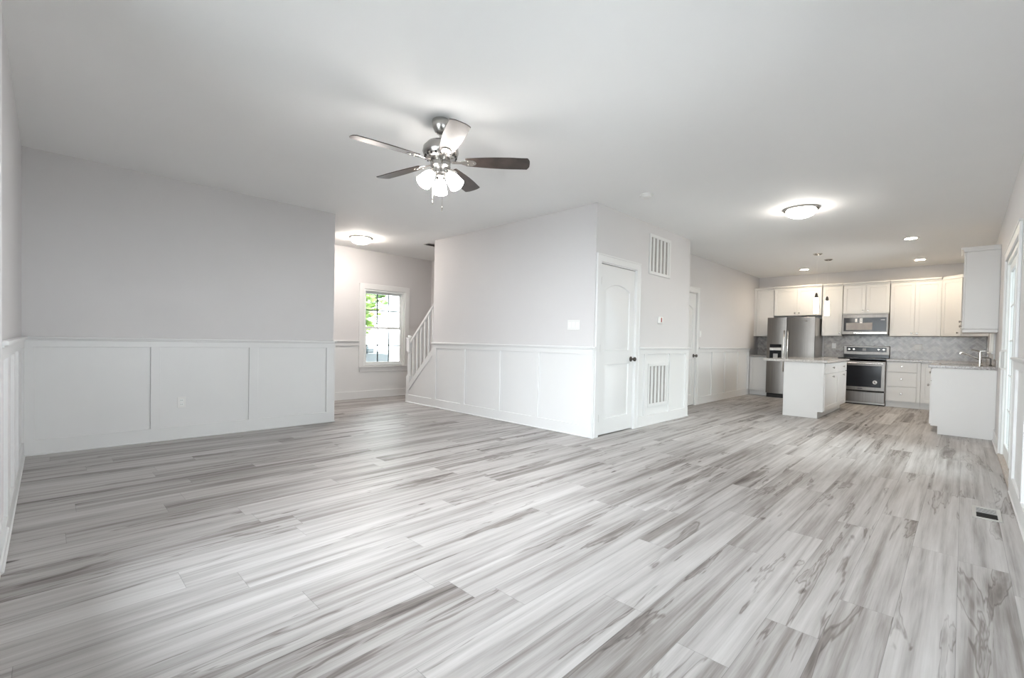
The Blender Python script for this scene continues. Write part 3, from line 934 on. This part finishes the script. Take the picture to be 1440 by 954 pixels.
# floor register
t = thing('floor_register', (4.50, -0.14, 0), 'grey metal floor register with dark slots near the patio door', 'air vent')
fr = MB()
X0, X1, Y0, Y1 = 4.345, 4.675, -0.215, -0.072
fr.box(X0, X1, Y0, Y0 + 0.022, 0, 0.006, 0.002).box(X0, X1, Y1 - 0.022, Y1, 0, 0.006, 0.002).box(X0, X0 + 0.03, Y0 + 0.021, Y1 - 0.021, 0, 0.006, 0.002).box(X1 - 0.03, X1, Y0 + 0.021, Y1 - 0.021, 0, 0.006, 0.002)
fr.build('frame', M['regframe'], t)
MB().box(X0 + 0.028, X1 - 0.028, Y0 + 0.02, Y1 - 0.02, 0.0, 0.0012).build('duct_opening', M['dark'], t)
lv, lo = MB(), MB()
for k in range(11):
    xx = X0 + 0.042 + k * 0.0245
    op = k < 5
    m = Matrix.Translation((xx, (Y0 + Y1) / 2, 0.0045)) @ Matrix.Rotation(1.25 if op else 0.15, 4, 'Y')
    (lo if op else lv).box(-0.0035 if op else -0.010, 0.0035 if op else 0.010, -0.051, 0.051, -0.0008, 0.0008, m=m)
lv.build('louvers', M['regframe'], t)
tag(lo.build('louvers', M['ventwood'], t), 'open louvers coloured dark for shaded slots')  # open half coloured darker to stand for shade in the slots


# ------------------------------------------------------------------ kitchen cabinets
def shaker(f, x0, x1, z0, z1, y, fw_=0.058, th=0.019):
    """framed door front standing in front of local plane y"""
    mb = MB(f)
    fw_ = min(fw_, (x1 - x0) * 0.3, (z1 - z0) * 0.3)
    mb.box(x0, x0 + fw_, y - th, y, z0, z1, 0.002).box(x1 - fw_, x1, y - th, y, z0, z1, 0.002)
    mb.box(x0 + fw_ - 0.001, x1 - fw_ + 0.001, y - th + 0.0003, y, z0, z0 + fw_, 0.002).box(x0 + fw_ - 0.001, x1 - fw_ + 0.001, y - th + 0.0003, y, z1 - fw_, z1, 0.002)
    mb.box(x0 + fw_ - 0.002, x1 - fw_ + 0.002, y - th + 0.009, y - 0.002, z0 + fw_ - 0.002, z1 - fw_ + 0.002)
    return mb


def slab_front(f, x0, x1, z0, z1, y, th=0.019):
    return MB(f).box(x0, x1, y - th, y, z0, z1, 0.003)


def pull(f, x, z, y, parent):
    rot = Matrix.Rotation(PI / 2, 4, 'X')
    return MB(f).lathe([(0.0, 0), (0.007, 0), (0.006, 0.012), (0.015, 0.018), (0.0165, 0.024), (0.011, 0.030), (0, 0.031)], (x, y, z), rot, 16).build('knob', M['nickel'], parent)


def wall_cabinet(f, x0, x1, z0, z1, depth, doors, label, crown=True, knobs='inner', group='white wall cabinets', filler=0.0, crown_ends=(0, 0)):
    t = thing('wall_cabinet', f @ Vector(((x0 + x1) / 2, -depth / 2, z0)), label, 'cabinet', group)
    MB(f).box(x0 + 0.004, x1 - 0.004, -depth + 0.02, -0.001, z0, z1, 0.002).build('body', M['cab'], t)
    if crown:
        a, b = crown_ends
        c = MB(f)
        c.box(x0 - a, x1 + b, -depth - 0.004, -0.001, z1, z1 + 0.03, 0.003)
        c.box(x0 - a, x1 + b, -depth - 0.03, -0.001, z1 + 0.028, z1 + 0.06, 0.006)
        c.build('crown_moulding', M['cab'], t)
    g = 0.005
    xs = x0 + filler
    if filler:
        MB(f).box(x0, x0 + filler - g, -depth + 0.004, -depth + 0.022, z0, z1, 0.002).build('filler_strip', M['cab'], t)
    w = (x1 - xs) / doors
    for k in range(doors):
        a, b = xs + w * k + g, xs + w * (k + 1) - g
        d = shaker(f, a, b, z0 + 0.004, z1 - 0.004, -depth + 0.019).build('door', M['cab'], t)
        if doors == 2:
            kx = b - 0.035 if k == 0 else a + 0.035
        else:
            kx = b - 0.035 if knobs == 'right' else a + 0.035
        pull(f, kx, z0 + 0.055, -depth, d)
    return t


UB, UT = 1.365, 2.40
wall_cabinet(FX, -YK + 0.002, -3.088, 1.345, UT, 0.33, 1, 'narrow tall wall cabinet left of the refrigerator', knobs='right', filler=0.06)
wall_cabinet(FX, -3.085, -2.175, 1.805, UT + 0.004, 0.36, 2, 'short two door wall cabinet above the refrigerator')
wall_cabinet(FX, -2.172, -1.812, UB, UT, 0.33, 1, 'single door wall cabinet right of the refrigerator', knobs='right')
wall_cabinet(FX, -1.809, -1.052, 1.825, UT, 0.33, 2, 'short two door wall cabinet above the microwave')
wall_cabinet(FX, -1.049, -0.306, UB, UT, 0.33, 2, 'tall two door wall cabinet right of the microwave')
# diagonal corner wall cabinet
cx0, cy0 = XK - 0.33, YR + 0.61
cx1, cy1 = XK - 0.61, YR + 0.33
t = thing('wall_cabinet', (XK - 0.3, YR + 0.3, UB), 'diagonal corner wall cabinet beside the right wall cabinet', 'cabinet', 'white wall cabinets')
MB().flat([(XK - 0.001, YR + 0.001), (XK - 0.001, cy0), (cx0, cy0), (cx1, cy1), (cx1, YR + 0.001)], UB, UT, 0.002).build('body', M['cab'], t)
MB().flat([(XK - 0.001, YR + 0.001), (XK - 0.001, cy0), (cx0 - 0.015, cy0 + 0.0), (cx1 - 0.012, cy1 + 0.025), (cx1 - 0.012, YR + 0.001)], UT, UT + 0.06, 0.006).build('crown_moulding', M['cab'], t)
FDG = frame(((cx0 + cx1) / 2, (cy0 + cy1) / 2, 0), 'diag')
dl = math.hypot(cx0 - cx1, cy0 - cy1) / 2
d = shaker(FDG, -dl + 0.012, dl - 0.012, UB + 0.004, UT - 0.004, -0.001).build('door', M['cab'], t)
pull(FDG, dl - 0.05, UB + 0.06, -0.02, d)
# right wall cabinet whose plain end faces the camera
t = wall_cabinet(FR, -9.0 + 0.02, -8.43, UB + 0.03, UT, 0.33, 1, 'wall cabinet with plain end panel over the sink counter', knobs='left', crown_ends=(0, 0.03))
MB(FR).box(-8.98, -8.43, -0.325, -0.001, UB - 0.015, UB + 0.027, 0.003).build('light_rail', M['cab'], t)
pull(FR, -8.5, UB + 0.13, -0.33, t)

# base cabinets
BT = 0.876


def base_cabinet(f, x0, x1, depth, cols, label, group='white base cabinets', toe=0.105, sink=None):
    """cols: list of (x0, x1, [(kind, z0, z1)])"""
    t = thing('base_cabinet', f @ Vector(((x0 + x1) / 2, -depth / 2, 0)), label, 'cabinet', group)
    bd = MB(f)
    if sink:
        bd.box(x0, sink[0], -depth + 0.02, -0.001, toe, BT, 0.002).box(sink[1], x1, -depth + 0.02, -0.001, toe, BT, 0.002).box(sink[0], sink[1], -depth + 0.02, -0.001, toe, 0.70, 0.002)
        bd.box(sink[0], sink[1], -depth + 0.02, -depth + 0.038, 0.70, BT, 0.002)
    else:
        bd.box(x0, x1, -depth + 0.02, -0.001, toe, BT, 0.002)
    bd.build('body', M['cab'], t)
    MB(f).box(x0, x1, -depth + 0.085, -0.001, 0.0, toe).build('toe_kick', M['cab'], t)
    for a, b, items in cols:
        for kind, za, zb in items:
            y = -depth + 0.019
            if kind == 'drawer':
                d = slab_front(f, a + 0.003, b - 0.003, za + 0.003, zb - 0.003, y).build('drawer', M['cab'], t)
                pull(f, (a + b) / 2, (za + zb) / 2 + 0.01, y - 0.019, d)
            else:
                d = shaker(f, a + 0.003, b - 0.003, za + 0.003, zb - 0.003, y).build('door', M['cab'], t)
                kx = {'door_l': a + 0.04, 'door_r': b - 0.04, 'door_c': (a + b) / 2}[kind]
                pull(f, kx, zb - 0.06, y - 0.019, d)
    return t


base_cabinet(FX, -YK + 0.002, -3.115, 0.61, [(-YK + 0.03, -3.12, [('door_r', 0.12, 0.865)])], 'narrow white base cabinet left of the refrigerator')
base_cabinet(FX, -2.165, -1.815, 0.61, [(-2.165, -1.815, [('drawer', 0.71, 0.865), ('door_r', 0.12, 0.70)])], 'white base cabinet between refrigerator and range')
base_cabinet(FX, -1.047, -0.55, 0.61, [(-1.035, -0.60, [('drawer', 0.675, 0.865), ('drawer', 0.40, 0.668), ('drawer', 0.12, 0.393)])], 'white three drawer base cabinet right of the range')
t = base_cabinet(FX, -0.547, -0.31, 0.61, [(-0.545, -0.33, [('door_r', 0.12, 0.85)])], 'narrow corner base cabinet door beside the drawers')
SX0, SX1 = 8.28, 11.33
t = base_cabinet(FR, -SX1 + 0.002, -SX0, 0.61, [(-11.25, -10.6, [('drawer', 0.71, 0.865), ('door_r', 0.12, 0.70)]), (-10.6, -9.95, [('drawer', 0.71, 0.865), ('door_r', 0.12, 0.70)]), (-9.95, -9.1, [('drawer', 0.71, 0.865), ('door_r', 0.12, 0.70)]),
                                                  (-9.1, -8.3, [('drawer', 0.71, 0.865), ('door_r', 0.12, 0.70)])], 'long sink base cabinet whose plain end panel faces the room', sink=(-9.55, -8.75))
# notched end panel
tag(MB(frame((SX0, 0, 0), '-X')).prism([(-(YR + 0.61) + 0.015, 0.105), (-(YR + 0.61) + 0.085, 0.105), (-(YR + 0.61) + 0.085, 0.0), (-(YR + 0.001), 0.0), (-(YR + 0.001), BT), (-(YR + 0.61) + 0.015, BT)], -0.012, 0.0, 0.0015).build('end_panel', M['cab'], t), None)

# counters
CT = 0.914
ctop = MB().box(XK - 0.635, XK - 0.001, 3.112, YK - 0.001, BT, CT, 0.004).build('countertop', M['granite'])
tag(ctop, 'small grey granite countertop left of the refrigerator', 'countertop', 'grey granite countertops')
ctop = MB().box(XK - 0.635, XK - 0.001, 1.814, 2.168, BT, CT, 0.004).build('countertop', M['granite'])
tag(ctop, 'grey granite countertop between refrigerator and range', 'countertop', 'grey granite countertops')
SK = (8.80, 9.50, -0.115, 0.25)
ctop = MB()
ctop.box(XK - 0.635, XK - 0.001, YR + 0.633, 1.047, BT, CT, 0.003)
ctop.box(SX0 - 0.03, SK[0], YR + 0.001, YR + 0.635, BT, CT, 0.003).box(SK[1], XK - 0.001, YR + 0.001, YR + 0.635, BT, CT, 0.003)
ctop.box(SK[0] - 0.002, SK[1] + 0.002, YR + 0.001, SK[2], BT, CT, 0.003).box(SK[0] - 0.002, SK[1] + 0.002, SK[3], YR + 0.635, BT, CT, 0.003)
tag(ctop.build('countertop', M['granite']), 'L shaped grey granite countertop from the range to the sink end', 'countertop', 'grey granite countertops')
sn = MB()
a, b, c, d = SK[0] + 0.004, SK[1] - 0.004, SK[2] + 0.004, SK[3] - 0.004
sn.box(a, a + 0.012, c, d, 0.72, CT - 0.003).box(b - 0.012, b, c, d, 0.72, CT - 0.003).box(a + 0.012, b - 0.012, c, c + 0.012, 0.72, CT - 0.003).box(a + 0.012, b - 0.012, d - 0.012, d, 0.72, CT - 0.003).box(a + 0.012, b - 0.012, c + 0.012, d - 0.012, 0.72, 0.735)
tag(sn.build('sink', M['steel']), 'stainless undermount sink in the end counter', 'sink')
# faucet: spout reaching out over the sink
fx, fy = 8.90, -0.165
t = thing('kitchen_faucet', (fx, fy, CT), 'chrome pull out kitchen faucet at the end counter', 'faucet')
MB().lathe([(0.0, CT), (0.028, CT), (0.028, CT + 0.01), (0.017, CT + 0.018), (0.015, CT + 0.18), (0.013, CT + 0.195), (0.0, CT + 0.197)], (fx, fy, 0), seg=20).build('base', M['chrome'], t)
MB().tube([(fx, fy, CT + 0.085), (fx, fy + 0.035, CT + 0.10), (fx, fy + 0.125, CT + 0.15), (fx, fy + 0.17, CT + 0.17), (fx, fy + 0.19, CT + 0.168), (fx, fy + 0.195, CT + 0.145)], [0.012, 0.012, 0.013, 0.015, 0.016, 0.015], 12).build('spout', M['chrome'], t)
MB().tube([(fx, fy, CT + 0.192), (fx, fy + 0.04, CT + 0.205), (fx, fy + 0.09, CT + 0.213)], [0.013, 0.010, 0.008], 10).box(fx - 0.012, fx + 0.012, fy - 0.055, fy + 0.01, CT + 0.188, CT + 0.204, 0.005).build('lever', M['chrome'], t)
t = thing('soap_dispenser', (8.86, -0.262, CT), 'small bronze soap dispenser beside the faucet', 'soap dispenser')
MB().lathe([(0.0, CT), (0.018, CT), (0.016, CT + 0.01), (0.010, CT + 0.016), (0.009, CT + 0.10), (0.0, CT + 0.102)], (8.86, -0.262, 0), seg=16).build('pump', M['bronze'], t)
MB().tube([(8.86, -0.268, CT + 0.098), (8.86, -0.24, CT + 0.108), (8.86, -0.18, CT + 0.105), (8.86, -0.172, CT + 0.095)], 0.007, 8).build('nozzle', M['nickel'], t)

# tile splashback
bs = MB()
bs.box(XK - 0.012, XK - 0.0005, YR + 0.013, 2.17, CT + 0.0005, UB + 0.46)
bs.box(XK - 0.012, XK - 0.0005, 3.10, YK - 0.001, CT + 0.0005, 1.343)
bs.box(10.36, XK - 0.0005, YR + 0.0005, YR + 0.012, CT + 0.0005, UB)
bs.box(SX0 - 0.0, 10.36, YR + 0.0005, YR + 0.012, CT + 0.0005, 1.0)
struct(bs, 'trim_13', M['tile'], 'grey herringbone tile splashback behind the counters', 'splashback')

# island
IX0, IX1, IY0, IY1 = 8.45, 10.30, 1.515, 2.08
isl = thing('kitchen_island', ((IX0 + IX1) / 2, (IY0 + IY1) / 2, 0), 'white kitchen island with drawers and doors on its right side', 'kitchen island')
FI = frame((0, IY1, 0), '-Y')
dp = IY1 - IY0
MB(FI).box(IX0 + 0.018, IX1, -dp + 0.02, 0, 0.105, BT, 0.002).build('body', M['cab'], isl)
MB(FI).box(IX0 + 0.018, IX1 - 0.02, -dp + 0.085, 0, 0, 0.105).build('toe_kick', M['cab'], isl)
MB(frame((IX0 + 0.018, 0, 0), '-X')).prism([(-IY1, 0), (-IY0 - 0.085, 0), (-IY0 - 0.085, 0.105), (-IY0 - 0.012, 0.105), (-IY0 - 0.012, BT), (-IY1, BT)], -0.018, 0, 0.0015).build('end_panel', M['cab'], isl)
for a, b in ((IX0 + 0.035, 9.56), (9.57, IX1 - 0.01)):
    d = slab_front(FI, a, b, 0.705, 0.865, -dp + 0.019).build('drawer', M['cab'], isl)
    pull(FI, (a + b) / 2, 0.79, -dp, d)
    d = shaker(FI, a, b, 0.115, 0.695, -dp + 0.019, 0.07).build('door', M['cab'], isl)
    pull(FI, (a + b) / 2, 0.645, -dp, d)
tag(MB().box(IX0 - 0.035, IX1 + 0.03, IY0 - 0.035, IY1 + 0.30, BT, CT, 0.004).build('countertop', M['granite2']), 'pale granite countertop overhanging the white island', 'countertop')

# ------------------------------------------------------------------ refrigerator
fr = thing('refrigerator', (XK - 0.4, 2.66, 0), 'stainless side by side refrigerator with water dispenser', 'refrigerator')
ya, yb, ys = -3.095, -2.20, -2.715
FZ0, FZ1 = 0.095, 1.745
MB(FX).box(ya + 0.004, yb - 0.004, -0.72, -0.02, 0.02, FZ1 - 0.01, 0.004).build('body', M['steelside'], fr)
MB(FX).box(ya + 0.01, yb - 0.01, -0.755, -0.70, 0.0, FZ0 - 0.01, 0.004).build('toe_grille', M['dark'], fr)


def curved_door(x0, x1, z0, z1, bulge=0.018):
    n = 10
    poly = [(x0 + (x1 - x0) * i / n, -0.785 - bulge * (1 - (2 * i / n - 1) ** 2)) for i in range(n + 1)] + [(x1, -0.725), (x0, -0.725)]
    return MB(FX).flat(poly, z0, z1, 0.003)


d1 = curved_door(ya, ys - 0.004, FZ0, FZ1).build('freezer_door', M['steel'], fr, angle=25)
d2 = curved_door(ys + 0.004, yb, FZ0, FZ1).build('fridge_door', M['steel'], fr, angle=25)
for x, p in ((ys - 0.035, d1), (ys + 0.035, d2)):
    MB(FX).tube([(x, -0.79, 1.46), (x, -0.835, 1.45), (x, -0.85, 1.42), (x, -0.85, 0.62), (x, -0.835, 0.59), (x, -0.79, 0.58)], 0.012, 12).build('handle', M['chrome'], p)
dsp = MB(FX).box(-3.03, -2.80, -0.812, -0.79, 1.095, 1.165, 0.004).build('dispenser_display', M['black'], d1)
MB(FX).box(-3.03, -2.80, -0.816, -0.79, 1.03, 1.09, 0.004).build('dispenser_bezel', M['chrome'], d1)
MB(FX).box(-3.03, -2.80, -0.808, -0.79, 0.82, 1.03, 0.004).build('dispenser_recess', M['black'], d1)
MB(FX).box(-2.96, -2.87, -0.813, -0.80, 0.855, 0.96, 0.004).build('dispenser_paddle', M['steelside'], d1)
MB(FX).box(-2.40, -2.33, -0.8105, -0.79, 1.655, 1.675, 0.001).build('badge', M['chrome'], d2)

# ------------------------------------------------------------------ microwave over the range
mw = thing('microwave', (XK - 0.2, 1.43, 1.375), 'stainless over range microwave with dark glass door', 'microwave')
ma, mb_ = -1.805, -1.056
MB(FX).box(ma, mb_, -0.375, -0.002, 1.395, 1.822, 0.004).build('body', M['steelside'], mw)
MB(FX).box(ma + 0.004, mb_ - 0.004, -0.37, -0.05, 1.376, 1.396).build('underside', M['black'], mw)
d = MB(FX).box(ma, mb_, -0.402, -0.372, 1.392, 1.80, 0.006).build('door', M['steel'], mw)
MB(FX).box(ma + 0.03, mb_ - 0.03, -0.4045, -0.395, 1.455, 1.735, 0.004).build('door_glass', M['black'], d)
MB(FX).box(ma + 0.07, ma + 0.50, -0.4055, -0.40, 1.48, 1.63, 0.004).build('window_screen', M['duct'], d)
MB(FX).box(ma + 0.20, mb_ - 0.02, -0.412, -0.40, 1.408, 1.436, 0.004).build('handle', M['chrome'], d)
MB(FX).box(mb_ - 0.12, mb_ - 0.055, -0.4055, -0.40, 1.678, 1.694).build('clock_display', M['seam'], d)
MB(FX).box(ma + 0.22, ma + 0.255, -0.4058, -0.40, 1.645, 1.715).build('sticker', M['sticker'], d)
s = MB(FX).box(ma + 0.295, ma + 0.34, -0.4058, -0.40, 1.62, 1.72).build('sticker', M['sticker'], d)
MB(FX).box(ma + 0.305, ma + 0.33, -0.4064, -0.405, 1.685, 1.70).box(ma + 0.305, ma + 0.33, -0.4064, -0.405, 1.65, 1.672).build('print', M['seam'], s)
MB(FX).box(ma, mb_, -0.40, -0.37, 1.802, 1.822, 0.003).build('vent_grille', M['steelside'], mw)

# ------------------------------------------------------------------ range
rg = thing('range', (XK - 0.33, 1.43, 0), 'freestanding stainless electric range with black glass cooktop', 'stove')
ra, rb = -1.809, -1.052
MB(FX).box(ra, rb, -0.62, -0.02, 0.02, 0.895, 0.003).build('body', M['steelside'], rg)
MB(FX).box(ra + 0.01, rb - 0.01, -0.60, -0.05, 0.0, 0.03).build('base', M['dark'], rg)
ck = MB(FX).box(ra - 0.002, rb + 0.002, -0.655, -0.02, 0.893, 0.921, 0.004).build('cooktop', M['black'], rg)
for x, y, r in ((-1.62, -0.48, 0.09), (-1.24, -0.48, 0.11), (-1.62, -0.23, 0.09), (-1.24, -0.23, 0.075)):
    MB(FX).lathe([(r, 0.9205), (r, 0.9218), (r - 0.004, 0.9218), (r - 0.004, 0.9205)], (x, y, 0), seg=40).build('burner_ring', M['seam'], ck)
bgd = MB(FX)
bgd.prism([(0, 0)] * 0 or [(ra, 0.92), (rb, 0.92), (rb, 1.165), (ra, 1.165)], -0.075, -0.012, 0.006)
bgd = bgd.build('backguard', M['steel'], rg)
MB(FX).box(ra + 0.004, rb - 0.004, -0.085, -0.05, 0.92, 0.99, 0.004).build('backguard_glass', M['black'], bgd)
MB(FX).box(ra + 0.05, rb - 0.05, -0.0775, -0.07, 1.045, 1.135, 0.003).build('control_panel', M['black'], bgd)
rot = Matrix.Rotation(PI / 2, 4, 'X')
for kx in (ra + 0.095, ra + 0.175, rb - 0.175, rb - 0.095):
    MB(FX).lathe([(0.0, 0), (0.027, 0), (0.027, 0.006), (0.022, 0.01), (0.020, 0.028), (0.016, 0.032), (0.0, 0.033)], (kx, -0.077, 1.09), rot, 20).build('control_knob', M['chrome'], bgd)
MB(FX).box(ra + 0.32, ra + 0.38, -0.079, -0.07, 1.065, 1.115).build('clock_display', M['seam'], bgd)
od = MB(FX).box(ra + 0.004, rb - 0.004, -0.66, -0.615, 0.285, 0.862, 0.006).build('oven_door', M['steel'], rg)
MB(FX).box(ra + 0.06, rb - 0.06, -0.664, -0.65, 0.355, 0.775, 0.004).build('oven_window', M['darkglass'], od)
MB(FX).tube([(ra + 0.05, -0.66, 0.822), (ra + 0.05, -0.705, 0.822)], 0.010, 10).tube([(rb - 0.05, -0.66, 0.822), (rb - 0.05, -0.705, 0.822)], 0.010, 10).tube([(ra + 0.03, -0.708, 0.822), (rb - 0.03, -0.708, 0.822)], 0.013, 12).build('oven_handle', M['chrome'], od)
MB(FX).box(ra + 0.33, ra + 0.41, -0.662, -0.65, 0.312, 0.330).build('badge', M['ink'], od)
s = MB(FX).lathe([(0.0, 0), (0.036, 0), (0.036, 0.001), (0.0, 0.001)], (rb - 0.155, -0.664, 0.455), rot, 32).build('sticker', M['sticker'], od)
MB(FX).lathe([(0.014, 0.0010), (0.014, 0.0018), (0.008, 0.0018), (0.008, 0.0010)], (rb - 0.160, -0.664, 0.462), rot, 24).box(rb - 0.165, rb - 0.13, -0.6658, -0.664, 0.436, 0.446).build('print', M['ink'], s)
MB(FX).box(ra + 0.004, rb - 0.004, -0.655, -0.615, 0.055, 0.262, 0.006).build('storage_drawer', M['steel'], rg)
MB(FX).box(ra + 0.01, rb - 0.01, -0.635, -0.61, 0.262, 0.286).build('door_gap', M['dark'], rg)
MB(FX).box(ra + 0.004, rb - 0.004, -0.62, -0.60, 0.862, 0.894).build('vent_gap', M['dark'], rg)

# ------------------------------------------------------------------ outdoors, seen through the windows
struct(MB().box(-30, 40, YW + T, 45, -0.35, -0.3), 'ground_front', M['concrete'], 'pale drive outside the foyer window', 'ground')
struct(MB().box(-30, 40, -30, YR - T, -0.25, -0.15).box(-30, XA - T, YR - T, YW + T, -0.25, -0.15), 'ground_back', M['deck'], 'grey deck outside the patio door', 'ground')
t = thing('porch_column', (5.79, 9.55, -0.3), 'white square porch column outside the foyer window', 'column')
MB().box(5.66, 5.92, 9.41, 9.69, -0.1, 2.7, 0.01).build('shaft', M['vinyl'], t)
MB().box(5.62, 5.96, 9.37, 9.73, -0.3, -0.1, 0.01).build('plinth', M['vinyl'], t)


def tree(x, y, h, r, label):
    t = thing('tree', (x, y, -0.3), label, 'tree', 'trees beyond the drive')
    MB().tube([(x, y, -0.3), (x + 0.1, y, h * 0.4), (x, y + 0.1, h * 0.8)], [0.22, 0.17, 0.06], 10).build('trunk', M['bark'], t)
    bm = bmesh.new()
    for k in range(3800):
        while True:
            p = Vector((random.uniform(-1, 1), random.uniform(-1, 1), random.uniform(-1, 1)))
            if 0.25 < p.length < 1:
                break
        c = Vector((x + p.x * r, y + p.y * r, h * 0.58 + p.z * h * 0.52))
        q = Vector((random.uniform(-1, 1), random.uniform(-1, 1), random.uniform(-1, 1))).normalized().to_track_quat('Z', 'Y')
        s_ = random.uniform(0.10, 0.2)
        vs = [bm.verts.new(c + q @ Vector(v) * s_) for v in ((-1, 0, 0), (0, -0.5, 0.1), (1, 0, 0), (0, 0.5, 0.1))]
        bm.faces.new(vs)
    m = MB()
    m.bm.free()
    m.bm = bm
    m.build('foliage', M['leaf'], t)


tree(7.0, 16.5, 6.0, 2.3, 'leafy green tree at left in the foyer window')
tree(9.6, 22.0, 6.8, 2.4, 'leafy green tree farther back, behind the parked car')
# parked pickup seen in the lower panes
FCR = Matrix.Translation((5.3, 12.25, -0.3)) @ Matrix.Rotation(math.radians(8), 4, 'Z')
t = thing('car', (5.3, 12.25, -0.3), 'silver car parked outside the foyer window', 'car')
body = MB(FCR)
body.prism([(-2.2, 0.35), (2.2, 0.35), (2.28, 0.6), (2.2, 0.92), (1.1, 1.05), (-2.1, 1.08), (-2.25, 0.7)], -0.88, 0.88, 0.06)
body = body.build('body', M['carpaint'], t)
MB(FCR).prism([(-1.75, 1.07), (1.0, 1.05), (0.25, 1.62), (-1.45, 1.64)], -0.76, 0.76, 0.04).build('windows', M['cargl'], t)
MB(FCR).prism([(-1.45, 1.63), (0.28, 1.61), (0.2, 1.69), (-1.35, 1.71)], -0.74, 0.74, 0.03).build('roof', M['carpaint'], t)
MB(FCR).box(2.2, 2.30, -0.5, 0.5, 0.5, 0.82, 0.02).build('front_grille', M['rubber'], t)
for s in (-1, 1):
    MB(FCR).box(2.12, 2.29, s * 0.6 - 0.16, s * 0.6 + 0.16, 0.68, 0.86, 0.03).build('headlight', M['sticker'], t)
    MB(FCR).box(0.55, 0.75, s * 0.98 - 0.08, s * 0.98 + 0.08, 1.02, 1.16, 0.03).box(0.6, 0.68, s * 0.85 - 0.1, s * 0.85 + 0.1, 1.02, 1.06).build('mirror', M['carpaint'], t)
rotx = Matrix.Rotation(PI / 2, 4, 'X')
for wx in (-1.4, 1.4):
    for s in (-1, 1):
        w = MB(FCR).lathe([(0.0, -0.11), (0.25, -0.11), (0.34, -0.09), (0.34, 0.09), (0.25, 0.11), (0.0, 0.11)], (wx, s * 0.82, 0.34), rotx, 28).build('wheel', M['rubber'], t)
        MB(FCR).lathe([(0.0, -0.115), (0.2, -0.115), (0.21, 0.115), (0.0, 0.115)], (wx, s * 0.82, 0.34), rotx, 20).build('hubcap', M['nickel'], w)
